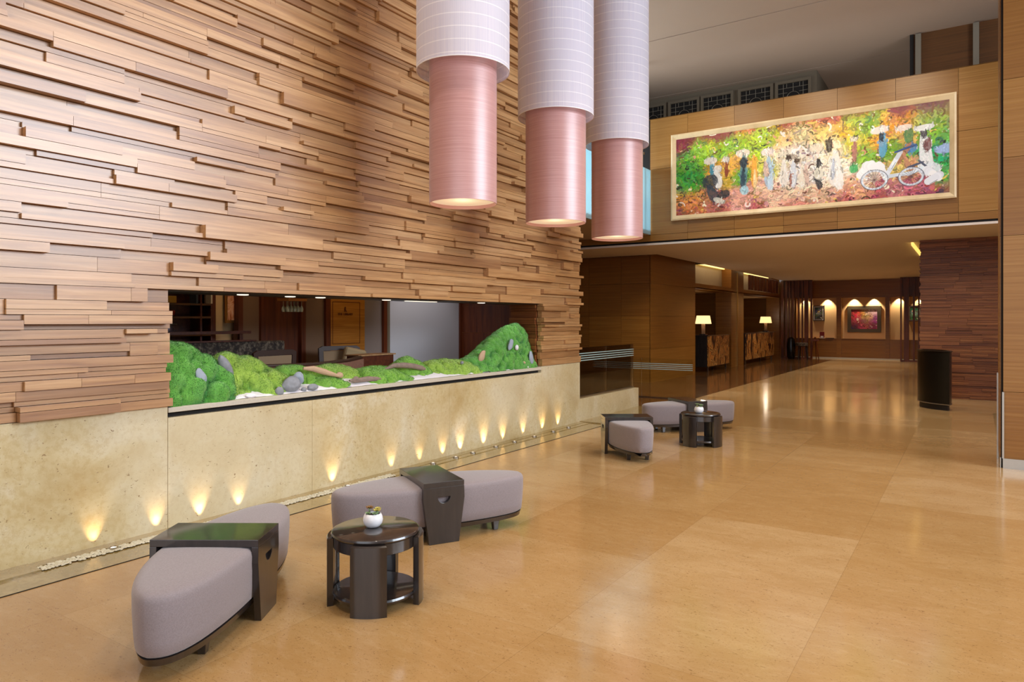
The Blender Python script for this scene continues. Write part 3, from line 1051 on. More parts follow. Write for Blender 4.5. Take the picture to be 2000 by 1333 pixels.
def moss(profile, mat, label, xb=-5.32, seed=1, clump=0.07, blades=9000, steep=0.55):
    """profile: (y, ridge height, front x); base is the sand level"""
    rnd = np.random.RandomState(seed)
    P = np.array(profile)
    y0, y1 = P[0, 0], P[-1, 0]
    ny, ns = int((y1 - y0) / 0.009) + 2, 64
    Y = np.linspace(y0, y1, ny)
    base = 0.868
    top = np.interp(Y, P[:, 0], P[:, 1])
    # smooth the polyline profile
    ker = np.hanning(9); ker /= ker.sum()
    top = np.convolve(np.pad(top, 4, 'edge'), ker, 'valid')
    xf = np.interp(Y, P[:, 0], P[:, 2])
    S = np.linspace(0, 1, ns)
    yy, ss = np.meshgrid(Y, S, indexing='ij')
    ridge = 0.42
    prof = np.where(ss < ridge, np.sin(np.clip(ss / ridge, 0, 1) * PI / 2) ** steep, np.cos(np.clip((ss - ridge) / (1 - ridge), 0, 1) * PI / 2) ** 0.6)
    endf = np.clip(np.minimum((yy - y0), (y1 - yy)) / 0.07, 0, 1) ** 0.5
    xx = xf[:, None] + (xb - xf[:, None]) * ss
    zz = base - 0.01 + (top[:, None] - base + 0.01) * prof * (0.25 + 0.75 * endf)
    V = np.stack([xx, yy, zz], -1)
    def normals(V):
        du = np.gradient(V, axis=0)
        dv = np.gradient(V, axis=1)
        n = np.cross(du, dv)
        n /= np.linalg.norm(n, axis=-1, keepdims=True) + 1e-9
        n[n[..., 2] < 0] *= -1
        return n
    N = normals(V)
    # cushions of moss: overlapping domes scattered over the surface
    area = (y1 - y0) * 0.75
    nc = int(area / (clump * clump) * 2.6)
    ci, cj = rnd.randint(0, ny, nc), rnd.randint(0, ns, nc)
    cen = V[ci, cj]
    rad = clump * rnd.uniform(0.4, 0.95, nc)
    hmap = np.zeros(yy.shape)
    for c, r in zip(cen, rad):
        d2 = ((V - c) ** 2).sum(-1) / (r * r)
        hmap = np.maximum(hmap, np.where(d2 < 1, np.sqrt(np.clip(1 - d2, 0, 1)) * r * 0.75, 0))
    jit = rnd.uniform(-1, 1, yy.shape) * 0.0012
    V = V + N * (hmap + jit)[..., None]
    V[..., 2] = np.maximum(V[..., 2], base - 0.006)
    V[..., 0] = np.minimum(V[..., 0], -4.815)
    V[..., 1] = np.clip(V[..., 1], 2.792, 7.935)
    N = normals(V)
    verts = V.reshape(-1, 3)
    idx = np.arange(ny * ns).reshape(ny, ns)
    faces = np.stack([idx[:-1, :-1], idx[1:, :-1], idx[1:, 1:], idx[:-1, 1:]], -1).reshape(-1, 4)
    # short fronds standing off the surface
    nb = blades
    # sample evenly by surface area
    e1 = V[1:, :-1] - V[:-1, :-1]; e2 = V[:-1, 1:] - V[:-1, :-1]
    ar = np.linalg.norm(np.cross(e1, e2), axis=-1)
    ar[:, 50:] *= 0.2
    pr = (ar / ar.sum()).ravel()
    q = rnd.choice(pr.size, nb, p=pr)
    bi, bj = np.unravel_index(q, ar.shape)
    fu, fv = rnd.rand(nb, 1), rnd.rand(nb, 1)
    p = V[bi, bj] + e1[bi, bj] * fu + e2[bi, bj] * fv
    n = N[bi, bj] + rnd.normal(0, 0.45, (nb, 3))
    n /= np.linalg.norm(n, axis=1, keepdims=True)
    L = rnd.uniform(0.006, 0.014, (nb, 1))
    t = np.cross(n, rnd.normal(0, 1, (nb, 3)))
    t /= np.linalg.norm(t, axis=1, keepdims=True) + 1e-9
    wdt = rnd.uniform(0.0014, 0.0026, (nb, 1))
    bv = np.stack([p - t * wdt - n * 0.002, p + t * wdt - n * 0.002, p + n * L], 1).reshape(-1, 3)
    off = len(verts)
    bf = (np.arange(nb * 3).reshape(-1, 3) + off)
    me = bpy.data.meshes.new('moss_mound')
    me.from_pydata(np.vstack([verts, bv]).tolist(), [], faces.tolist() + bf.tolist())
    tip = np.zeros(off + nb * 3)
    tip[:off] = np.clip(hmap / 0.028, 0, 1).ravel()
    tip[off + 2::3] = 1.0
    a = me.attributes.new('tip', 'FLOAT', 'POINT')
    a.data.foreach_set('value', tip)
    me.materials.append(mat)
    me.shade_smooth()
    o = bpy.data.objects.new('moss_mound', me)
    C.objects.link(o)
    # origin at the base of the mound
    return tag(o, label, 'moss', 'moss mounds in the wall planter')


moss([(2.80, 1.20, -4.85), (2.86, 1.27, -4.845), (2.97, 1.285, -4.845), (3.07, 1.25, -4.845), (3.2, 1.19, -4.845), (3.33, 1.10, -4.85), (3.42, 0.96, -4.87)],
     MOSS_DEEP, 'tallest deep green moss mound at the bookcase end of the planter', seed=1, clump=0.10, blades=16000, steep=0.8)
moss([(3.28, 0.97, -4.93), (3.36, 1.13, -4.92), (3.45, 1.19, -4.97), (3.56, 1.165, -4.96), (3.7, 1.13, -4.94), (3.82, 1.07, -4.88), (3.92, 1.02, -4.95), (4.04, 0.96, -5.0), (4.1, 0.90, -5.02)],
     MOSS_YEL, 'yellow green moss mound sloping down beside the tallest mound', seed=2, clump=0.085, blades=14000, steep=0.8)
moss([(3.92, 0.98, -5.02), (4.05, 1.05, -5.04), (4.22, 1.045, -5.03), (4.36, 1.0, -4.93), (4.48, 0.955, -4.885), (4.60, 0.90, -4.875)],
     MOSS_MID, 'moss mound sloping to the front edge behind the big grey rock', seed=3, clump=0.07, blades=9000)
moss([(4.42, 1.0, -5.1), (4.55, 1.045, -5.08), (4.72, 1.04, -5.08), (4.86, 1.0, -5.06), (5.0, 0.94, -5.05)],
     MOSS_YEL, 'low moss mound at the back, behind the flat driftwood', seed=4, clump=0.06, blades=6000)
moss([(4.88, 0.94, -4.93), (4.97, 0.985, -4.89), (5.12, 1.0, -4.88), (5.28, 0.985, -4.875), (5.44, 0.93, -4.88), (5.5, 0.9, -4.89)],
     MOSS_MID, 'rounded moss mound in front of the long driftwood', seed=5, clump=0.06, blades=8000)
moss([(5.42, 0.94, -5.02), (5.52, 1.0, -4.99), (5.64, 1.075, -4.98), (5.75, 1.045, -4.96), (5.86, 0.98, -4.96), (5.97, 0.92, -4.97)],
     MOSS_MID, 'small peaked moss mound below the pale screen panel', seed=6, clump=0.06, blades=7000)
moss([(5.92, 0.95, -4.98), (6.05, 1.01, -4.95), (6.25, 1.02, -4.91), (6.45, 1.0, -4.89), (6.6, 0.975, -4.885), (6.72, 0.93, -4.89)],
     MOSS_YEL, 'long low moss mound left of the moss peak', seed=7, clump=0.06, blades=8000)
moss([(6.6, 0.95, -4.90), (6.75, 1.02, -4.885), (6.9, 1.06, -4.875), (7.02, 1.15, -4.875), (7.15, 1.24, -4.87), (7.3, 1.30, -4.87), (7.45, 1.36, -4.87), (7.6, 1.41, -4.87), (7.76, 1.415, -4.87), (7.86, 1.33, -4.87), (7.91, 1.12, -4.87), (7.95, 0.95, -4.87)],
     MOSS_DEEP, 'tall moss peak rising at the lobby end of the planter', seed=8, clump=0.075, blades=20000, steep=1.1)
sn = MB()
rs = random.Random(4)
ny, nx = 130, 14
rings = []
for j in range(ny):
    yy = 2.80 + (7.94 - 2.80) * j / (ny - 1)
    rings.append([(-5.44 + (0.575) * i / (nx - 1), yy, 0.872 + 0.012 * abs(math.sin(yy * 9 + i * 0.4)) * (1 if 0 < i < nx - 1 else 0) + (rs.uniform(0, 0.004)) + 0.05 * min(1, (nx - 1 - i) / 4.0)) for i in range(nx)])
sn.loops(rings, False, False, close=False)
o = sn.build('white_sand', SAND, smooth=True)
tag(o, 'bright white sand bed between the moss mounds', 'sand', kind='stuff')


def rock(name, loc, size, mat, label, rot=(0, 0, 0), seed=0, cat='rock', flat=0.15, grp=None):
    bm = bmesh.new()
    bmesh.ops.create_icosphere(bm, subdivisions=4, radius=1.0)
    r = random.Random(seed)
    pl = [(Vector((r.uniform(-1, 1), r.uniform(-1, 1), r.uniform(-1, 1))).normalized(), r.uniform(0.72, 0.95)) for _ in range(9)]
    for v in bm.verts:
        for n, d in pl:
            k = v.co.dot(n)
            if k > d:
                v.co -= n * (k - d) * 0.85
        v.co += v.co * 0.02 * math.sin(v.co.x * 7 + seed) * math.sin(v.co.y * 6 + 1) * math.sin(v.co.z * 8)
        v.co = Vector((v.co.x * size[0], v.co.y * size[1], v.co.z * size[2]))
    me = bpy.data.meshes.new(name)
    bm.to_mesh(me)
    bm.free()
    me.materials.append(mat)
    me.shade_smooth()
    o = bpy.data.objects.new(name, me)
    C.objects.link(o)
    o.location = loc
    o.rotation_euler = rot
    return tag(o, label, cat, grp)


G = 'stones set in the moss planter'
rock('slanted_rock', (-4.955, 3.35, 1.125), (0.045, 0.045, 0.115), ROCKG, 'slanted grey slab set between the two largest moss mounds', (0.55, 0.1, 0), 1, grp=G)
rock('oval_stone', (-4.872, 3.09, 1.075), (0.018, 0.042, 0.065), ROCKB, 'pale oval stone on the face of the tallest moss mound', (0.35, -0.2, 0), 2, grp=G)
rock('grey_boulder', (-4.91, 3.95, 0.945), (0.06, 0.105, 0.072), ROCKG, 'largest grey rock, in front of the moss on white sand', (0.1, 0, 0.1), 3, grp=G)
rock('blue_rock', (-4.97, 4.08, 0.985), (0.05, 0.062, 0.06), ROCKB, 'bluish rock leaning on the largest grey rock', (0.4, 0.2, 0.3), 4, grp=G)
rock('small_grey_stone', (-4.88, 4.165, 0.905), (0.035, 0.06, 0.032), ROCKG, 'small grey stone on the sand beside the largest grey rock', (0, 0, 0.1), 5, grp=G)
rock('round_pebble', (-4.885, 4.07, 0.893), (0.025, 0.028, 0.02), ROCKG, 'little round pebble between two grey stones on the sand', (0, 0, 0), 6, grp=G)
rock('small_tan_stone', (-4.87, 3.80, 0.90), (0.03, 0.04, 0.04), ROCKG, 'small stone wedged under the left side of the big grey rock', (0, 0, 0), 16, grp=G)
rock('cream_stone', (-4.93, 4.52, 0.985), (0.03, 0.045, 0.03), ROCKT, 'small cream stone beside the pale driftwood', (0, 0, 0), 7, grp=G)
rock('brown_stone', (-4.91, 4.70, 0.935), (0.03, 0.05, 0.028), DRIFT, 'brown broken stone at the tip of the flat driftwood', (0.2, 0, 0.2), 8, grp=G)
rock('white_pebble', (-4.87, 3.52, 0.888), (0.03, 0.05, 0.02), SAND, 'white pebble on the sand below the yellow green mound', (0, 0, 0), 9, grp=G)
rock('standing_blue_stone', (-4.862, 7.80, 1.0), (0.022, 0.05, 0.095), ROCKB, 'upright pale blue stone at the foot of the moss peak', (0.25, 0, 0), 10, grp=G)
rock('quartz_stone', (-4.90, 7.36, 1.185), (0.03, 0.045, 0.085), ROCKB, 'grey and white stone half sunk in the moss peak', (-0.5, 0, 0), 11, grp=G)
rock('white_chip', (-4.89, 7.49, 1.15), (0.025, 0.032, 0.038), SAND, 'white chip of stone in the middle of the moss peak', (0.3, 0, 0), 12, grp=G)
rock('white_cap_stone', (-4.868, 7.62, 0.945), (0.02, 0.045, 0.02), ROCKT, 'flat cream stone low on the moss peak', (0, 0, 0), 13, grp=G)
rock('white_pebble', (-4.86, 7.66, 0.888), (0.03, 0.065, 0.018), SAND, 'flat white pebble on the ledge under the moss peak', (0, 0, 0), 14, grp=G)
rock('dark_stone', (-4.905, 6.36, 1.01), (0.02, 0.035, 0.02), ROCKG, 'small dark stone on the long low moss mound', (0, 0.3, 0.3), 15, grp=G)
rock('bark_piece', (-4.96, 6.83, 1.065), (0.03, 0.05, 0.085), ROCKT, 'tan piece of bark leaning left of the moss peak', (-0.75, 0, 0), 17, cat='bark')


def drift(name, pts, radii, label, mat=DRIFT):
    o = MB().tube(pts, radii, 10).build(name, mat, smooth=True)
    return tag(o, label, 'driftwood', 'driftwood pieces in the planter')


drift('driftwood', [(-4.99, 4.15, 1.068), (-4.965, 4.24, 1.062), (-4.94, 4.34, 1.03), (-4.925, 4.44, 0.998), (-4.92, 4.50, 0.98)], [0.012, 0.026, 0.028, 0.02, 0.012],
      'short cream driftwood on the moss left of the cream stone', ROCKT)
drift('driftwood', [(-4.90, 4.62, 0.93), (-4.905, 4.72, 0.925), (-4.90, 4.85, 0.93), (-4.89, 4.97, 0.922), (-4.885, 5.06, 0.908)], [0.01, 0.022, 0.026, 0.022, 0.008],
      'flat brown driftwood lying on the sand near the front edge')
drift('driftwood', [(-4.96, 5.14, 1.0), (-4.95, 5.28, 1.035), (-4.945, 5.42, 1.03), (-4.94, 5.56, 1.015), (-4.94, 5.70, 0.985), (-4.945, 5.76, 0.97)], [0.008, 0.024, 0.03, 0.028, 0.026, 0.01],
      'long weathered driftwood resting on the middle moss mounds')

# gravel in the floor channel
pb = MB()
rp = random.Random(5)
for i in range(1900):
    y = rp.uniform(1.91, 4.94)
    x = rp.uniform(-4.70, -4.615)
    r = rp.uniform(0.007, 0.014)
    a = rp.uniform(0, PI)
    z = 0.004 + rp.uniform(0, 0.004)
    n0 = len(pb.v)
    rings = []
    for zz, k in ((0, 0.6), (r * 0.35, 1.0), (r * 0.75, 0.6)):
        rings.append([(x + r * k * math.cos(a + q * PI / 3) * 1.2, y + r * k * math.sin(a + q * PI / 3), z + zz) for q in range(6)])
    pb.loops(rings)
o = pb.build('channel_gravel', PEBBLE, smooth=True, angle=80)
tag(o, 'pale pebbles filling the channel at the foot of the marble wall', 'gravel', kind='stuff')

# uplights along the wall foot
UP = [(2.28, 1.0), (2.70, 0.9), (3.03, 1.3), (3.36, 0.8), (4.32, 1.3), (5.08, 0.9), (5.50, 0.7), (5.88, 1.2), (6.19, 1.9), (6.64, 2.2), (7.04, 1.8), (7.50, 1.5), (7.98, 1.9), (8.40, 1.7)]
names = ['closest to the camera', 'second along the wall', 'third along the wall', 'fourth along the wall', 'fifth along the wall', 'sixth along the wall', 'seventh along the wall',
         'eighth along the wall', 'ninth along the wall', 'tenth along the wall', 'eleventh along the wall', 'twelfth along the wall', 'last but one before the wall end', 'last before the wall end']
for i, ((y, e), nm) in enumerate(zip(UP, names)):
    x = -4.665
    t = empty('floor_uplight', (x, y + 0.06, 0.009))
    MB().lathe([(0.030, 0), (0.030, 0.012), (0.024, 0.014), (0.020, 0.008)], 20).build('bezel', STEEL, t, smooth=True, angle=30)
    MB().lathe([(0.019, 0.006), (0.019, 0.009)], 16).build('lens', GLOW_LAMP, t)
    tag(t, 'small round steel floor uplight, ' + nm, 'light', 'uplights at the foot of the marble wall')
    light('uplight_lamp', 'SPOT', (-4.765, y, 0.022), e * 5.0, (1.0, 0.68, 0.36), (-4.785, y, 0.12), spot=66, blend=1.0, radius=0.012)


# ---------------------------------------------------------------- benches
def superell(a, b, n, k, da=0, db=0):
    out = []
    for i in range(k):
        t = 2 * PI * i / k
        c, s = math.cos(t), math.sin(t)
        out.append(((a + da) * math.copysign(abs(c) ** (2 / n), c), (b + db) * math.copysign(abs(s) ** (2 / n), s)))
    return out


def leaf(a, b, d=0.0, half=False):
    """leaf outline: fuller on one long side, its tips drawn a little towards that side"""
    N = 40
    A, Bb = a + d, b + d
    def side(sgn, n, us):
        return [(u, sgn * Bb * (1 - min(1, abs(u) / A) ** n) ** (1 / n) + 0.03 * (abs(u) / A) ** 2.5) for u in us]
    us = [A * math.cos(PI * k / N) for k in range(N + 1)]
    if half:
        us = [u for u in us if u > -0.13 - d] + [-0.13 - d]
    top = side(1, 2.35, us)
    bot = side(-1, 1.75, list(reversed(us)))
    return top + (bot if half else bot[1:])[:-1]


def make_bench(cy=0.0, b=0.236, a=0.70, half=False):
    t = empty('upholstered_bench', (0, 0, 0))
    K = 96
    prof = [(-0.055, 0.103), (-0.03, 0.105), (-0.012, 0.118), (-0.006, 0.17), (0.0, 0.26), (0.001, 0.335), (-0.003, 0.353), (-0.010, 0.364), (-0.022, 0.371), (-0.06, 0.376), (-0.16, 0.379)]
    m = MB()
    m.loops([[(x, y + cy, z) for x, y in leaf(a, b, d, half)] for d, z in prof])
    m.build('cushion', MAUVE, t, smooth=True, angle=60)
    m = MB()
    m.loops([[(x, y + cy, z) for x, y in leaf(a, b, d, half)] for d, z in ((-0.045, 0.07), (-0.026, 0.073), (-0.018, 0.103))])
    m.build('plinth', ESPRESSO, t, smooth=True, angle=30)
    for sx in ((0.44,) if half else (-0.44, 0.44)):
        for sy in (-0.07, 0.13):
            m = MB()
            m.loops([[(sx + dx * k, sy + cy + dy * k, z) for dx, dy in ((-1, -1), (1, -1), (1, 1), (-1, 1))] for z, k in ((0.0, 0.017), (0.04, 0.021), (0.072, 0.026))])
            m.build('leg', ESPRESSO, t, bevel=0.003)
    w, L, H = 0.145, 0.27, 0.415
    br = box(-w, w, -L, L, H - 0.036, H).build('bridge_table', ESPRESSO, t, bevel=0.002)
    for s in (-1, 1):
        outer = [(-w, H - 0.0361), (-w * 1.02, 0.30), (-w * 0.74, 0.0), (w * 0.74, 0.0), (w * 1.02, 0.30), (w, H - 0.0361)]
        hz, hr = 0.315, 0.046
        hole = [(hr * math.cos(q), hz + hr * 0.95 * math.sin(q)) for q in [PI + PI * k / 14 for k in range(15)]]
        m = MB()
        Mx = Matrix.Translation((0, s * L if s > 0 else -L + 0.034, 0)) @ Matrix.Rotation(PI / 2, 4, 'X')
        m.plate(outer, [hole], Mx, 0.034)
        m.build('side_panel', ESPRESSO, br, bevel=0.0015)
    return t


b1 = make_bench(cy=0.0, b=0.24, a=0.74)
b2 = make_bench()
b3 = make_bench(half=True, a=0.66)
b4 = copy_tree(b2)
for o, (x, y), ang, lb in ((b1, (-3.24, 2.14), math.atan2(-0.838, 0.545), 'mauve grey leaf-shaped bench with dark bridge table, nearest the camera'),
                           (b2, (-3.19, 3.775), math.atan2(-0.864, -0.503), 'mauve grey leaf-shaped bench behind the front round table, its bridge panel facing the lobby'),
                           (b3, (-3.28, 7.31), math.atan2(-0.81, 0.585), 'short single-ended mauve grey bench under a dark bridge table, pointing at the camera'),
                           (b4, (-3.27, 9.30), math.atan2(-0.77, -0.64), 'farthest mauve grey bench, behind the far round table')):
    o.location = (x, y, 0)
    o.rotation_euler = (0, 0, ang)
    tag(o, lb, 'bench', 'leaf-shaped lobby benches')


# ---------------------------------------------------------------- round tables
def make_table():
    t = empty('round_table', (0, 0, 0))
    MB().lathe([(0.215, 0.362), (0.230, 0.364), (0.234, 0.372), (0.230, 0.381), (0.222, 0.385)], 72).build('tabletop', ESPRESSO, t, smooth=True, angle=30)
    MB().lathe([(0.218, 0.300), (0.222, 0.303), (0.222, 0.358), (0.218, 0.3625)], 72).build('apron', ESPRESSO, t, smooth=True, angle=30)
    MB().lathe([(0.205, 0.045), (0.222, 0.049), (0.225, 0.060), (0.220, 0.070), (0.206, 0.072)], 72).build('lower_shelf', ESPRESSO, t, smooth=True, angle=30)
    for k in range(4):
        c = k * PI / 2
        h = 0.37
        m = MB()
        o_ = arc(0, 0, 0.256, c - h, c + h, 12)
        i_ = list(reversed(arc(0, 0, 0.224, c - h, c + h, 12)))
        poly = o_ + i_
        inn = arc(0, 0, 0.250, c - h + 0.02, c + h - 0.02, 12) + list(reversed(arc(0, 0, 0.229, c - h + 0.02, c + h - 0.02, 12)))
        m.loops([[(x, y, 0.0) for x, y in poly], [(x, y, 0.354) for x, y in poly], [(x, y, 0.361) for x, y in inn]])
        m.build('leg', ESPRESSO, t, smooth=True, angle=30)
    return t


T1 = make_table()
T1.location = (-2.675, 2.71, 0)
T1.rotation_euler = (0, 0, math.atan2(-0.81, 0.59))
tag(T1, 'dark round side table with curved panel legs, in the foreground', 'table', 'dark round side tables')
T2 = copy_tree(T1)
T2.location = (-2.735, 8.25, 0)
T2.rotation_euler = (0, 0, math.radians(-71.6 - 32))
tag(T2, 'dark round side table with curved panel legs, between the two far benches', 'table', 'dark round side tables')


def rosette(loc, r, mat, name, parent, rnd, n=14, up=0.5):
    m = MB()
    for k in range(n):
        ring = k / n
        a = k * 2.4
        el = 0.25 + up * ring
        L = r * (1.0 - 0.45 * ring)
        d = Vector((math.cos(a) * math.cos(el), math.sin(a) * math.cos(el), math.sin(el)))
        s = d.cross(Vector((0, 0, 1))).normalized() * L * 0.3
        u = d.cross(s).normalized() * L * 0.12
        p0, p1, p2 = Vector(loc), Vector(loc) + d * L * 0.65, Vector(loc) + d * L
        m.loops([[p0 - s * 0.4, p0 + u * 0.4, p0 + s * 0.4, p0 - u * 0.4], [p1 - s, p1 + u, p1 + s, p1 - u], [p2 - s * 0.1, p2 + u * 0.1, p2 + s * 0.1, p2 - u * 0.1]])
    return m.build(name, mat, parent, smooth=True, angle=70)


def make_pot(loc, label, mats, scale=1.0):
    t = empty('potted_succulent', loc)
    t.scale = (scale,) * 3
    MB().lathe([(0.022, 0.0), (0.036, 0.004), (0.050, 0.022), (0.0535, 0.040), (0.050, 0.058), (0.043, 0.072), (0.040, 0.073), (0.041, 0.060)], 40).build('pot', CERAMIC, t, smooth=True, angle=60)
    MB().lathe([(0.041, 0.060), (0.039, 0.064)], 24).build('soil', SOIL, t)
    r = random.Random(3)
    for (x, y, z, s), mt in zip(((-0.020, -0.006, 0.098, 0.030), (0.024, 0.004, 0.088, 0.030), (-0.008, -0.03, 0.076, 0.022), (0.012, 0.024, 0.092, 0.024), (0.03, -0.02, 0.078, 0.02)), mats):
        rosette((x, y, z), s, mt, 'rosette', t, r)
        MB().tube([(x, y, 0.06), (x, y, z)], 0.004, 6).build('stem', SUCC, t)
    return tag(t, label, 'plant', 'potted succulents on the round tables')


make_pot((-2.697, 2.712, 0.385), 'white round pot with rust and green succulents on the front round table', (SUCC_R, SUCC_Y, SUCC, SUCC_Y, SUCC))
make_pot((-2.735, 8.19, 0.385), 'white round pot with green succulent on the far round table', (SUCC, SUCC, SUCC_Y, SUCC, SUCC), 1.05)

# ---------------------------------------------------------------- litter bin
t = empty('litter_bin', (-0.545, 13.93, 0))
def lens_poly(w, d, k=14, e=0.0):
    R = (w * w / 4 + d * d) / (2 * d)
    h = math.asin(w / 2 / R)
    top = [(R * math.sin(-h + 2 * h * i / k) * (1 + e), (R * math.cos(-h + 2 * h * i / k) - (R - d)) * (1 + e)) for i in range(k + 1)]
    bot = [(x, -y) for x, y in reversed(top)][1:-1]
    return top + bot
lp = lens_poly(0.94, 0.20)
def rot2(pl, a):
    return [(x * math.cos(a) - y * math.sin(a), x * math.sin(a) + y * math.cos(a)) for x, y in pl]
lp = rot2(lp, math.atan2(-0.86, 0.49))
m = MB().prism(lp, 0.10, 0.965)
m.build('bin_body', BINMETAL, t, smooth=True, angle=25)
m = MB()
sc_ = lambda k: [(x * k, y * k) for x, y in lp]
m.loops([[(x, y, z) for x, y in sc_(k)] for k, z in ((1.0, 0.965), (1.05, 0.972), (1.05, 0.985), (0.98, 0.99), (0.80, 0.99), (0.78, 0.93))])
m.build('rim', BINMETAL, t, smooth=True, angle=25)
m = MB().loops([[(x, y, z) for x, y in sc_(k)] for k, z in ((0.99, 0.09), (1.04, 0.095), (1.04, 0.105), (0.99, 0.11))])
m.build('lower_band', STEEL, t, smooth=True, angle=25)
MB().prism(sc_(0.88), 0.0, 0.09).build('plinth', plain('black_plinth', '15110f', 0.5), t, smooth=True, angle=25)
tag(t, 'tall bronze black litter bin beside the dark slatted wall', 'bin')


# ---------------------------------------------------------------- hanging lamps
def pendant(x, y, zp, zw, rp, rw, label):
    t = empty('hanging_lamp', (x, y, zp))
    H = 6.74 - zp
    k = 72
    def ring(r, z):
        return [(r * math.cos(2 * PI * j / k), r * math.sin(2 * PI * j / k), z) for j in range(k)]
    h = zw - zp
    MB().loops([ring(rw, h), ring(rw, H)], False, False).build('outer_voile_shade', VOILE, t, smooth=True)
    m = MB()
    m.loops([ring(rw + 0.002, h - 0.004), ring(rw + 0.002, h + 0.004), ring(rw - 0.003, h + 0.004), ring(rw - 0.003, h - 0.004), ring(rw + 0.002, h - 0.004)], False, False)
    m.build('hem_ring', CERAMIC, t, smooth=True)
    m = MB()
    m.loops([ring(rp, 0), ring(rp, H - 0.1), ring(rp - 0.006, H - 0.1), ring(rp - 0.006, 0.0), ring(rp, 0)], False, False)
    m.build('inner_pink_shade', PINK, t, smooth=True, angle=40)
    MB().loops([ring(rp - 0.008, 0.03), ring(rp - 0.008, 0.035)]).build('diffuser', GLOW_DISC, t)
    MB().lathe([(0.03, H - 0.1), (0.03, H + 0.02)], 12).build('stem', STEEL, t)
    light('pendant_bulb', 'POINT', (0, 0, -0.06), 1.2, WARM, parent=t, radius=0.1)
    return tag(t, label, 'lamp', 'long cylindrical hanging lamps')


pendant(-3.655, 4.755, 2.50, 3.635, 0.290, 0.400, 'hanging lamp with white voile over a pink cylinder, leftmost and lowest in the photo')
pendant(-3.67, 6.375, 2.525, 3.64, 0.318, 0.400, 'hanging lamp with white voile over a pink cylinder, middle one of the three')
pendant(-3.79, 8.155, 2.545, 3.735, 0.325, 0.400, 'hanging lamp with white voile over a pink cylinder, beside the blue glass balcony')
BLOBS= [(0.007, 0.955, 0.35, '7a2a34'), (0.174, 1.001, 0.3, '8a3038'), (0.3, 1.033, 0.3, 'c0442c'), (0.42, 1.014, 0.3, 'a03434'), (0.572, 1.045, 0.35, 'b04a30'), (0.715, 1.091, 0.3, '8c3030'), (0.849, 0.964, 0.2, '7a2c38'), (0.961, 0.99, 0.35, '6e2a40'), (0.053, 0.668, 0.3, '5a9a2a'), (0.109, 0.779, 0.25, '8cb82c'), (0.152, 0.827, 0.2, 'a8c434'), (0.064, 0.497, 0.25, '3c8a30'), (0.03, 0.375, 0.25, '3f9636'), (0.019, 0.177, 0.3, 'd88838'), (0.087, 0.058, 0.2, 'd07840'), (0.007, 0.045, 0.2, '8a3030'), (0.217, 0.8, 0.22, '88b830'), (0.28, 0.87, 0.22, '98c030'), (0.341, 0.906, 0.22, 'a8c830'), (0.401, 0.923, 0.22, '9cbc28'), (0.238, 0.597, 0.2, 'e0a850'), (0.217, 0.444, 0.2, 'd8b048'), (0.163, 0.56, 0.15, 'd8a040'), (0.259, 0.429, 0.15, '60a030'), (0.401, 0.473, 0.14, 'c8c850'), (0.459, 0.823, 0.22, 'e8c080'), (0.516, 0.828, 0.25, 'f0d4a0'), (0.572, 0.833, 0.25, 'f0c870'), (0.478, 0.63, 0.25, 'f2dcc8'), (0.535, 0.546, 0.3, 'f4e4d8'), (0.497, 0.346, 0.25, 'f0dcd4'), (0.609, 0.577, 0.25, 'f0dcb8'), (0.44, 0.521, 0.2, 'ecd8b0'), (0.59, 0.344, 0.25, 'f0e0d0'), (0.644, 0.444, 0.2, 'e8d8c0'), (0.697, 0.894, 0.2, 'a8b838'), (0.749, 0.869, 0.22, '88b030'), (0.697, 0.658, 0.2, 'c0b848'), (0.732, 0.527, 0.18, '80a830'), (0.662, 0.822, 0.18, 'd8a840'), (0.816, 0.808, 0.22, 'e8a040'), (0.866, 0.842, 0.2, 'd88838'), (0.825, 0.547, 0.18, '70a028'), (0.775, 0.625, 0.15, 'e09838'), (0.858, 0.647, 0.15, 'c8a050'), (0.914, 0.818, 0.2, 'a8b850'), (0.961, 0.823, 0.22, '90b040'), (0.992, 0.891, 0.2, '908048'), (0.946, 0.692, 0.2, '78b038'), (0.992, 0.588, 0.2, '60a840'), (0.969, 0.431, 0.2, '30a060'), (0.992, 0.256, 0.2, '38a050'), (0.992, 0.173, 0.2, '68a848'), (0.984, 0.066, 0.15, 'a06848'), (0.13, 0.21, 0.15, 'c08050'), (0.174, 0.099, 0.25, 'b87058'), (0.28, 0.102, 0.25, 'dca090'), (0.381, 0.136, 0.25, 'e8b8a0'), (0.497, 0.131, 0.25, 'f0c8a8'), (0.609, 0.127, 0.25, 'ecc0a0'), (0.715, 0.124, 0.2, 'dca080'), (0.816, 0.063, 0.2, 'c07878'), (0.914, 0.088, 0.2, 'b86070'), (0.977, -0.015, 0.2, '8c3c50'), (0.341, -0.01, 0.25, 'a84848'), (0.497, -0.022, 0.25, 'b85850'), (0.644, -0.003, 0.25, 'b05050'), (0.783, -0.014, 0.25, 'a04450'), (0.174, -0.018, 0.2, '983840'), (0.732, 0.235, 0.15, 'e8d0c0'), (0.833, 0.315, 0.15, 'c8b060'), (0.898, 0.291, 0.12, 'e0a878')]
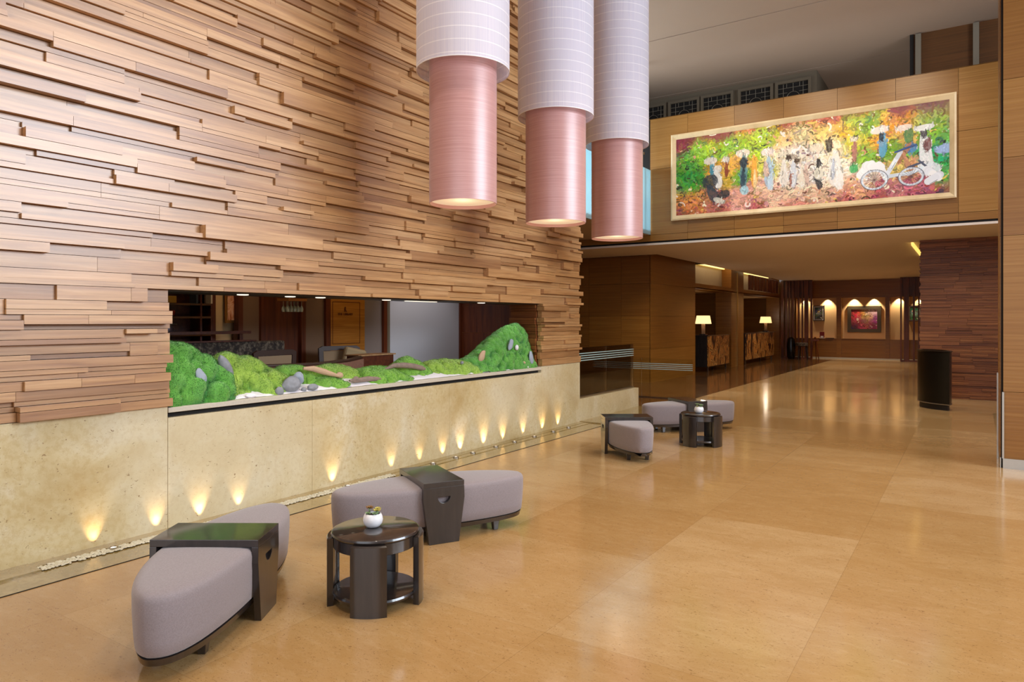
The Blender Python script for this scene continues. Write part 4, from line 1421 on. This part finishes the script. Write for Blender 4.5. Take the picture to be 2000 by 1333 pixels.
SHAPES= [(0.157, 0.595, 0.1, 0.3, 0, '3a9ab8'), (0.15, 0.664, 0.22, 0.11, 0, 'e8dcd0'), (0.18, 0.554, 0.14, 0.1, 0, 'ece4dc'), (0.178, 0.425, 0.17, 0.3, 0.2, 'f0f0f0'), (0.148, 0.402, 0.26, 0.2, 0.3, '303440'), (0.157, 0.249, 0.2, 0.3, 0.5, '38404c'), (0.206, 0.22, 0.2, 0.12, 0.3, '2c343c'), (0.185, 0.149, 0.2, 0.08, -0.4, 'd8d4c8'), (0.217, 0.541, 0.07, 0.26, 0, '8a3c28'), (0.214, 0.658, 0.12, 0.08, 0, 'e8e0d8'), (0.284, 0.708, 0.22, 0.12, 0, 'ecdcd0'), (0.286, 0.484, 0.14, 0.5, 0, '5a8894'), (0.286, 0.592, 0.1, 0.16, 0, '202838'), (0.284, 0.388, 0.08, 0.3, 0, '283c50'), (0.29, 0.246, 0.13, 0.14, 0, 'a8d4e4'), (0.329, 0.468, 0.12, 0.5, 0, 'f0a83c'), (0.331, 0.372, 0.06, 0.3, 0, 'f8d8a0'), (0.381, 0.688, 0.2, 0.1, 0, 'ecdcd8'), (0.385, 0.448, 0.16, 0.45, 0, 'a8c4e0'), (0.375, 0.483, 0.1, 0.24, 0.1, 'd8b8a8'), (0.393, 0.32, 0.1, 0.26, 0, 'c8dcf0'), (0.443, 0.408, 0.13, 0.42, 0, 'f0e8e0'), (0.442, 0.632, 0.2, 0.06, 0.2, 'e8dcc8'), (0.478, 0.383, 0.12, 0.4, 0, 'dfe4ee'), (0.476, 0.594, 0.18, 0.06, -0.2, 'b8a898'), (0.512, 0.341, 0.12, 0.36, 0, 'f6ecd8'), (0.51, 0.537, 0.17, 0.05, 0.1, 'd8c8b0'), (0.461, 0.581, 0.07, 0.06, 0.0, '483428'), (0.493, 0.538, 0.06, 0.06, 0, '584030'), (0.469, 0.313, 0.03, 0.2, 0, 'b07868'), (0.527, 0.366, 0.08, 0.3, 0.1, 'e0c0b0'), (0.572, 0.471, 0.06, 0.12, 0, '282430'), (0.568, 0.291, 0.1, 0.3, 0.2, '303038'), (0.572, 0.35, 0.14, 0.16, 0, 'f0ead8'), (0.563, 0.656, 0.2, 0.12, 0, 'f0e0c8'), (0.609, 0.667, 0.09, 0.2, 0, '3c3028'), (0.63, 0.389, 0.22, 0.5, 0, 'f4f0ea'), (0.644, 0.265, 0.14, 0.3, 0, 'f8f4ee'), (0.623, 0.392, 0.05, 0.3, 0, 'c0c8d8'), (0.697, 0.57, 0.07, 0.32, 0, 'b07068'), (0.696, 0.706, 0.1, 0.05, 0, 'e8dcc8'), (0.694, 0.366, 0.12, 0.12, 0, '48b868'), (0.78, 0.768, 0.24, 0.1, 0.1, 'f0e4e0'), (0.79, 0.59, 0.12, 0.32, 0, '58a4cc'), (0.786, 0.69, 0.06, 0.1, 0, '202838'), (0.874, 0.668, 0.12, 0.2, 0, '508850'), (0.882, 0.523, 0.16, 0.12, 0.3, '4888c0'), (0.858, 0.476, 0.1, 0.3, -0.6, 'b07858'), (0.869, 0.369, 0.08, 0.28, 0.3, 'c08868'), (0.858, 0.76, 0.22, 0.08, 0.1, 'f0e0d4'), (0.927, 0.448, 0.2, 0.6, 0.1, 'f4f6fa'), (0.922, 0.731, 0.26, 0.08, 0.1, 'f0f0f0'), (0.933, 0.541, 0.1, 0.16, 0, '7a4848'), (0.923, 0.662, 0.08, 0.08, 0, '403840'), (0.938, 0.277, 0.28, 0.16, 0, 'e8f0f8'), (0.992, 0.477, 0.3, 0.12, 0.1, 'a8c0f0')]
LINES= [([(0.732, 0.352), (0.749, 0.392), (0.783, 0.356), (0.8, 0.241)], 0.1, 'f0f2f8'), ([(0.803, 0.251), (0.849, 0.497)], 0.07, 'e4ecf8'), ([(0.808, 0.238), (0.882, 0.251), (0.914, 0.285)], 0.06, 'dce8f4'), ([(0.841, 0.506), (0.866, 0.53), (0.89, 0.548)], 0.03, '3c5890'), ([(0.882, 0.325), (0.914, 0.353), (0.938, 0.277)], 0.03, '505870'), ([(0.725, 0.308), (0.746, 0.376), (0.776, 0.358)], 0.14, 'f4f6fa'), ([(0.938, 0.249), (0.961, 0.184), (0.942, 0.152)], 0.12, 'eef2fa')]
WHEELS= [(0.763, 0.213, 0.19), (0.882, 0.212, 0.17)]

# ---------------------------------------------------------------- the long painting
def paint(BLOBS, SHAPES, LINES, WHEELS, W, H, nw, nh, strokes=9000, seed=2):
    """brush strokes laid on a raster that becomes the canvas's colour attribute"""
    rnd = np.random.RandomState(seed)
    img = np.zeros((nh, nw, 3))
    B = np.array([[b[0] * W, b[1] * H, b[2]] for b in BLOBS])
    BC = np.array([hexc(b[3])[:3] for b in BLOBS])
    gy, gx = np.mgrid[0:nh, 0:nw]
    X = (gx + 0.5) / nw * W
    Z = (gy + 0.5) / nh * H
    wsum = np.zeros((nh, nw, 1)) + 1e-9
    for (bx, bz, r), c in zip(B, BC):
        w = np.exp(-((X - bx) ** 2 + (Z - bz) ** 2) / (2 * (r * 0.42) ** 2))[..., None]
        img += w * c
        wsum += w
    img /= wsum
    base = img.copy()
    s = nw / W
    def stroke(x, z, ang, L, wd, col, bend):
        n = 9
        px, pz = [], []
        for i in range(n):
            t = i / (n - 1) - 0.5
            a = ang + bend * t
            px.append(x + math.cos(a) * L * t)
            pz.append(z + math.sin(a) * L * t)
        x0, x1 = int((min(px) - wd) * s), int((max(px) + wd) * s) + 2
        z0, z1 = int((min(pz) - wd) * s), int((max(pz) + wd) * s) + 2
        x0, z0 = max(x0, 0), max(z0, 0)
        x1, z1 = min(x1, nw), min(z1, nh)
        if x1 <= x0 or z1 <= z0:
            return
        sx, sz = X[z0:z1, x0:x1], Z[z0:z1, x0:x1]
        d = np.full(sx.shape, 9.0)
        for i in range(n - 1):
            ax, az, bx, bz = px[i], pz[i], px[i + 1], pz[i + 1]
            L2 = (bx - ax) ** 2 + (bz - az) ** 2 + 1e-9
            t = np.clip(((sx - ax) * (bx - ax) + (sz - az) * (bz - az)) / L2, 0, 1)
            d = np.minimum(d, (sx - ax - t * (bx - ax)) ** 2 + (sz - az - t * (bz - az)) ** 2)
        a = np.clip((wd - np.sqrt(d)) * s + 0.5, 0, 1)[..., None] * 0.9
        img[z0:z1, x0:x1] = img[z0:z1, x0:x1] * (1 - a) + np.array(col) * a
    for i in range(strokes):
        x, z = rnd.rand() * W, rnd.rand() * H
        c = base[min(int(z / H * nh), nh - 1), min(int(x / W * nw), nw - 1)]
        j = rnd.normal(0, 1)
        busy = 0.35 if z > H * 0.9 and c.sum() < 0.5 else 1.0
        k = 1 + j * 0.38 * busy
        col = np.clip(c * k + rnd.normal(0, 0.03 * busy, 3), 0.004, 0.95)
        if rnd.rand() < 0.05 * busy:
            col = np.array(hexc(['fff4d8', '6a2c1c', 'f0d060', '40301c', 'd89878', 'f8e8e0'][rnd.randint(6)])[:3])
        ang = rnd.normal(0, 0.5) if z < 0.35 * H else rnd.rand() * PI
        stroke(x, z, ang, rnd.uniform(0.05, 0.15), rnd.uniform(0.007, 0.018), col, rnd.normal(0, 1.6))
    def ell(u, v, w, h, r, col, dk=0.5):
        cx, cz = u * W, v * H
        dx, dz = X - cx, Z - cz
        a, b = dx * math.cos(r) + dz * math.sin(r), -dx * math.sin(r) + dz * math.cos(r)
        if h > 0.3:
            a = a / (0.78 - 0.5 * np.clip(b / h, -0.5, 0.5))
        q = (np.abs(a / (w / 2)) ** 2.2 + np.abs(b / (h / 2)) ** 2.2)
        m = np.clip((1.0 - q) * 4, 0, 1)[..., None] * 0.85
        img[:] = img * (1 - m) + np.array(hexc(col)[:3]) * m
        c = np.array(hexc(col)[:3])
        for k in range(int(6 + w * h * 220)):
            t = rnd.rand() * 2 * PI
            rr = rnd.rand() ** 0.5
            ea, eb = rr * w / 2 * math.cos(t), rr * h / 2 * math.sin(t)
            x, z = cx + ea * math.cos(r) - eb * math.sin(r), cz + ea * math.sin(r) + eb * math.cos(r)
            kk = 1 + rnd.normal(0, 0.3)
            stroke(x, z, PI / 2 + r + rnd.normal(0, 0.35), rnd.uniform(0.03, 0.1), rnd.uniform(0.004, 0.010), np.clip(c * kk, 0, 0.95), rnd.normal(0, 1))
        for k in range(5):
            t = rnd.rand() * 2 * PI
            ea, eb = w / 2 * math.cos(t), h / 2 * math.sin(t)
            stroke(cx + ea * math.cos(r) - eb * math.sin(r), cz + ea * math.sin(r) + eb * math.cos(r), PI / 2 + r, 0.06, 0.004, c * 0.25, 0.6)
    for u, v, w, h, r, c in SHAPES:
        ell(u, v, w * 1.25, h * 1.35, r, c)
    for pts, wd, c in LINES:
        for (a, b), (d, e) in zip(pts, pts[1:]):
            n = 8
            for i in range(n):
                t = i / n
                stroke((a + (d - a) * t) * W, (b + (e - b) * t) * H, math.atan2((e - b) * H, (d - a) * W), 0.1, wd / 2, np.clip(np.array(hexc(c)[:3]) * (1 + rnd.normal(0, 0.08)), 0, 1), 0)
            stroke((a + d) / 2 * W, (b + e) / 2 * H - wd / 2, math.atan2((e - b) * H, (d - a) * W), 0.12, 0.004, np.array(hexc('303848')[:3]), 0)
    for u, v, R in WHEELS:
        for k in range(40):
            t = k / 40 * 2 * PI
            stroke(u * W + R * math.cos(t), v * H + R * 0.82 * math.sin(t), t + PI / 2, 0.05, 0.016, np.array(hexc('d8e0ec')[:3]) * (1 + rnd.normal(0, 0.12)), 0)
            stroke(u * W + (R + 0.02) * math.cos(t), v * H + (R + 0.02) * 0.82 * math.sin(t), t + PI / 2, 0.04, 0.005, np.array(hexc('38405a')[:3]), 0)
        for k in range(9):
            t = k / 9 * PI
            stroke(u * W, v * H, t, R * 1.7, 0.003, np.array(hexc('5a4048')[:3]), 0)
    return np.clip(img, 0, 1)


def canvas_mesh(name, img, x0, x1, z0, z1, y, mat, parent):
    nh, nw = img.shape[:2]
    xs_, zs_ = np.linspace(x0, x1, nw), np.linspace(z0, z1, nh)
    V = np.array([[x, y, z] for z in zs_ for x in xs_])
    idx = np.arange(nh * nw).reshape(nh, nw)
    F = np.stack([idx[:-1, :-1], idx[:-1, 1:], idx[1:, 1:], idx[1:, :-1]], -1).reshape(-1, 4)
    me = bpy.data.meshes.new(name)
    me.from_pydata(V.tolist(), [], F.tolist())
    at = me.color_attributes.new('pigment', 'FLOAT_COLOR', 'POINT')
    at.data.foreach_set('color', np.concatenate([img, np.ones((nh, nw, 1))], -1).reshape(-1))
    me.materials.append(mat)
    o = bpy.data.objects.new(name, me)
    C.objects.link(o)
    o.parent = parent
    return o


PM = Mat('oil_paint', rough=0.45)
PM.color(PM.n('ShaderNodeAttribute', attribute_name='pigment').outputs['Color'])
PM.bump(PM.noise(PM.coords(), 60, 3), 0.15, 0.003)
PM = PM.m
t = empty('long_painting', (-2.66, YB, 3.53))
img = paint(BLOBS, SHAPES, LINES, WHEELS, 4.69, 1.54, 900, 296)
canvas_mesh('canvas', img, -2.345, 2.345, 0.09, 1.63, -0.035, PM, t)
fw = 0.10
prof = [(0.0, 0.0), (0.0, -0.065), (0.03, -0.075), (fw - 0.02, -0.05), (fw, -0.038), (fw, 0.0)]
for (ax, az), (bx, bz), nx_, nz_ in (((-2.445, -0.01), (2.445, -0.01), 0, 1), ((-2.445, 1.73), (2.445, 1.73), 0, -1), ((-2.445, -0.01), (-2.445, 1.73), 1, 0), ((2.445, -0.01), (2.445, 1.73), -1, 0)):
    m = MB()
    A, B_ = [], []
    for d, yy in prof:
        if nz_:
            A.append((ax + d, yy, az + nz_ * d)); B_.append((bx - d, yy, bz + nz_ * d))
        else:
            A.append((ax + nx_ * d, yy, az + d)); B_.append((bx + nx_ * d, yy, bz - d))
    m.loops([A, B_])
    m.build('frame_rail', FRAMEGOLD, t)
box(-2.35, 2.35, -0.034, 0.0, 0.08, 1.64).build('backing_board', BLACKGAP, t)
tag(t, 'long colourful painting of walking figures and a pale cycle cart in a pale gold frame', 'painting')


def small_picture(x0, x1, z0, z1, fwid, fmat, matw, blobs, label, strokes, y=29.95, arts=260):
    t = empty('framed_picture', ((x0 + x1) / 2, y, z0))
    w, h = x1 - x0, z1 - z0
    m = MB()
    m.box(-w / 2, w / 2, -0.05, 0, 0, fwid).box(-w / 2, w / 2, -0.05, 0, h - fwid, h).box(-w / 2, -w / 2 + fwid, -0.05, 0, fwid, h - fwid).box(w / 2 - fwid, w / 2, -0.05, 0, fwid, h - fwid)
    m.build('frame', fmat, t)
    if matw:
        box(-w / 2 + fwid, w / 2 - fwid, -0.02, 0, fwid, h - fwid).build('mount', CERAMIC, t)
    g = fwid + matw
    iw, ih = w - 2 * g, h - 2 * g
    im = paint(blobs, [], [], [], iw, ih, 90, max(20, int(90 * ih / iw)), strokes, seed=5)
    canvas_mesh('canvas', im, -iw / 2, iw / 2, g, g + ih, -0.03, PM, t)
    return tag(t, label, 'picture', 'pictures at the end of the hall')


small_picture(-4.07, -2.905, 1.03, 2.05, 0.13, DARKFRAME, 0, [(0.1, 0.9, .3, '3a1020'), (0.2, 0.8, .25, 'e02840'), (0.2, 0.5, .3, 'c04058'), (0.15, 0.2, .3, '501830'), (0.5, 0.7, .3, 'b08848'), (0.5, 0.45, .25, '503c58'), (0.6, 0.25, .25, 'a06048'), (0.8, 0.9, .25, 'd8b8c8'), (0.9, 0.5, .25, 'a040a0'), (0.85, 0.2, .3, '802050'), (0.45, 0.1, .25, 'c03058'), (0.05, 0.05, .25, '202030'), (0.72, 0.6, .2, 'c8a060')],
              'crimson and violet abstract picture in a wide dark bronze frame, between two small wall lights', 260)
small_picture(-5.33, -4.90, 1.48, 2.08, 0.02, BLACKGAP, 0.05, [(0.5, 0.9, .3, '1c2020'), (0.5, 0.5, .1, 'a8a098'), (0.2, 0.5, .2, '202828'), (0.8, 0.5, .2, '1c2020'), (0.5, 0.1, .3, '282420')],
              'small dark picture with a white mount beside the left slatted screen', 120)
small_picture(-2.0, -1.6, 1.46, 2.05, 0.02, BLACKGAP, 0.04, [(0.3, 0.7, .3, '28502c'), (0.5, 0.5, .15, 'b8d0d8'), (0.7, 0.3, .3, '30602c'), (0.5, 0.9, .3, '183020')],
              'small green picture seen through the right slatted screen', 160)

# ---------------------------------------------------------------- balcony glass and glass balustrades
t = empty('balcony_balustrade', (-5.57, 11.35, 3.275))
for i, (a, e) in enumerate(((9.1, 10.6), (10.61, 12.1), (12.11, 13.6))):
    box(-0.008, 0.008, a - 11.35, e - 11.35, 0.0, 1.335).build('glass_pane', BLUEGLASS, t)
box(-0.03, -0.01, 9.1 - 11.35, 13.6 - 11.35, -0.0, 0.08).build('base_channel', STEEL, t)
tag(t, 'pale blue glass balcony front beside the panelled beam', 'balustrade')
t = empty('steel_post', (-5.66, 13.3, 3.33))
MB().tube([(0, 0, 0), (0, 0, 3.42)], 0.022, 12).build('post', STEEL, t, smooth=True)
box(-0.03, 0.08, -0.02, 0.02, 1.55, 1.60).build('bracket', STEEL, t)
tag(t, 'slim steel post behind the pale blue balcony glass', 'post')


def balustrade(name, loc, L, horiz, zbase, H, label, panes=2, stripes=(0.55, 0.585, 0.62, 0.655)):
    t = empty(name, loc)
    def bx(a, e, t0, t1, z0, z1):
        return box(a, e, t0, t1, z0, z1) if horiz else box(t0, t1, a, e, z0, z1)
    w = L / panes
    for i in range(panes):
        p = bx(i * w + 0.004, (i + 1) * w - 0.004, -0.006, 0.006, 0, H).build('glass_pane', GLASS, t)
        m = MB()
        for s in stripes:
            q = bx(i * w + 0.004, (i + 1) * w - 0.004, -0.0075, 0.0075, s, s + 0.012)
            n = len(m.v)
            m.v += q.v
            m.f += [tuple(n + a for a in f) for f in q.f]
        m.build('frosted_stripe', FROST, p)
    bx(0, L, -0.015, 0.015, -0.005, 0.02).build('base_channel', STEEL, t)
    return tag(t, label, 'balustrade', 'clear glass balustrades round the stair')


balustrade('glass_balustrade', (-4.88, 9.06, 0.34), 2.1, False, 0, 0.75, 'clear glass balustrade with pale stripes on the low travertine upstand')
balustrade('glass_balustrade', (-6.4, 12.68, 0.004), 2.05, True, 0, 0.76, 'clear glass balustrade standing on the floor behind the farthest bench', panes=2)

# ---------------------------------------------------------------- reception desks with lamps
def patch_mat():
    M = Mat('inlaid_wood_front', rough=0.35)
    v = M.coords((1, 1.5, 0.75), island=0)
    n = M.noise(v, 3.0, 2, 0.5, 1.0)
    M.color(M.ramp(n, [(0.40, '1c0c06'), (0.44, '6a3410'), (0.48, 'd08838'), (0.52, '2c1006'), (0.56, 'e0a458'), (0.62, '4c2008'), (0.66, 'b87430')]))
    return M.m


INLAY = patch_mat()


def desk(x, y0, y1, label):
    t = empty('reception_desk', (x, (y0 + y1) / 2, 0))
    L = (y1 - y0) / 2
    box(-0.55, -0.02, -L, L, 0.14, 1.04).build('desk_body', ESPRESSO, t)
    box(-0.02, 0.0, -L, L, 0.16, 1.04).build('inlaid_front', INLAY, t)
    box(-0.56, 0.01, -L - 0.01, L + 0.01, 1.04, 1.065).build('desk_top', ESPRESSO, t)
    for yy in (-L + 0.15, L - 0.19):
        for xx in (-0.5, -0.08):
            box(xx, xx + 0.04, yy, yy + 0.04, 0, 0.14).build('leg', STEEL, t)
    box(-0.55, -0.5, -L, -L + 0.02, 0, 0.14).build('end_panel', ESPRESSO, t)
    return tag(t, label, 'desk', 'reception desks in the niches')


desk(-6.36, 19.85, 21.95, 'reception desk with dark inlaid wood front, in the nearer niche')
desk(-6.36, 23.85, 27.85, 'reception desk with dark inlaid wood front, in the farther niche')


def table_lamp(x, y, label):
    t = empty('table_lamp', (x, y, 1.065))
    box(-0.09, 0.09, -0.10, 0.10, 0, 0.03).build('lamp_base', ESPRESSO, t)
    box(-0.04, 0.04, -0.05, 0.05, 0.03, 0.33).build('lamp_stem', TAUPE, t)
    m = MB()
    m.loops([[(-r, -r, z), (r, -r, z), (r, r, z), (-r, r, z)] for r, z in ((0.185, 0.33), (0.15, 0.57))], False, False)
    m.build('lamp_shade', GLOW_SHADE, t)
    light('table_lamp_bulb', 'POINT', (0, 0, 0.62), 5, WARM, parent=t, radius=0.06)
    light('table_lamp_bulb', 'POINT', (0, 0, 0.26), 3, WARM, parent=t, radius=0.06)
    return tag(t, label, 'lamp', 'lit table lamps on the reception desks')


table_lamp(-6.62, 20.22, 'lit table lamp with tapered cream shade on the nearer reception desk')
table_lamp(-6.62, 28.0 - 0.35, 'lit table lamp with tapered cream shade on the farther reception desk')
for (y, e) in ((19.8, 10), (21.4, 9), (25.0, 14), (27.3, 14)):
    light('niche_lamp', 'SPOT', (-7.4, y, 2.37), e, WARM, (-7.8, y, 0.5), spot=125, blend=0.8)

# ---------------------------------------------------------------- slatted screens, valance
def screen(x0, x1, y, label, bars):
    t = empty('slatted_screen', ((x0 + x1) / 2, y, 0))
    h = (x1 - x0) / 2
    box(-h, h, -0.04, 0.04, 3.03, 3.058).build('top_rail', REDWOOD, t)
    box(-h, h, -0.04, 0.04, 0.0, 0.06).build('bottom_rail', REDWOOD, t)
    box(-h + 0.05, h, 0.03, 0.05, 2.38, 3.03).build('upper_panel', REDWOOD, t)
    for a, w in bars:
        box(-h + a, -h + a + w, -0.045, 0.045, 0.06, 3.03).build('slat', REDWOOD, t)
    return tag(t, label, 'screen', 'slatted timber screens in the hall')


screen(-6.3, -5.15, 28.8, 'reddish slatted timber screen left of the end wall pictures', [(0.0, 0.10), (0.16, 0.08), (0.30, 0.05), (0.40, 0.08), (0.62, 0.06), (0.76, 0.05), (0.86, 0.14), (1.08, 0.07)])
screen(-2.18, -0.95, 28.8, 'reddish slatted timber screen against the dark slatted wall', [(0.0, 0.05), (0.12, 0.16), (0.40, 0.06), (0.56, 0.05), (0.66, 0.07), (0.9, 0.06), (1.1, 0.1)])
t = empty('slatted_valance', (-6.33, 26.1, 2.52))
box(-0.03, 0.03, -1.95, 1.95, 0.50, 0.53).build('top_rail', REDWOOD, t)
for k in range(10):
    box(-0.03, 0.03, -1.95 + k * 0.42, -1.95 + k * 0.42 + (0.2 if k % 3 else 0.34), 0.02, 0.50).build('slat', REDWOOD, t)
tag(t, 'slatted timber valance across the top of the farther niche', 'valance')

# small things near the end of the hall
o = MB().lathe([(0.10, 0.0), (0.15, 0.1), (0.16, 0.5), (0.13, 0.78), (0.06, 0.84)], 24).build('floor_vase', plain('black_glaze', '0c0b0c', 0.25), smooth=True, loc=(-5.85, 28.4, 0.0))
tag(o, 'tall black vase on the floor before the left screen', 'vase')
t = empty('dark_stool', (-5.45, 28.35, 0))
MB().lathe([(0.2, 0.5), (0.22, 0.52), (0.22, 0.62), (0.2, 0.64)], 24).build('seat', BOOTH, t, smooth=True, angle=30)
for k in range(3):
    MB().tube([(0.16 * math.cos(k * 2.1), 0.16 * math.sin(k * 2.1), 0.5), (0.2 * math.cos(k * 2.1), 0.2 * math.sin(k * 2.1), 0)], 0.02, 8).build('leg', BLACKGAP, t)
tag(t, 'low dark stool beside the tall black vase', 'stool')
t = empty('wooden_easel', (-5.02, 28.6, 0))
for a, e in (((-0.02, 0, 0.85), (-0.14, -0.05, 0)), ((0.02, 0, 0.85), (0.14, -0.05, 0)), ((0, 0.02, 0.85), (0, 0.25, 0))):
    MB().tube([a, e], 0.02, 6).build('leg', REDWOOD, t)
box(-0.14, 0.14, -0.05, 0.02, 0.70, 0.78).build('ledge', REDWOOD, t)
tag(t, 'small reddish wooden easel at the foot of the left screen', 'easel')
t = empty('brochure_stand', (-4.95, 29.66, 0.79))
box(-0.09, 0.09, -0.03, 0.03, 0, 0.02).build('base', CERAMIC, t)
box(-0.085, 0.085, -0.01, 0.0, 0.02, 0.25).build('brochure', plain('crimson_card', '8a1c1c', 0.5), t)
box(-0.05, 0.05, -0.014, -0.0101, 0.03, 0.09).build('label_strip', CERAMIC, t)
tag(t, 'small stand with a crimson brochure on the end wall shelf', 'brochure stand')
o = box(-4.8, -4.5, 29.52, 29.58, 0.79, 0.81).build('leaflet_tray', ESPRESSO)
tag(o, 'thin dark tray on the end wall shelf beside the brochure', 'tray')
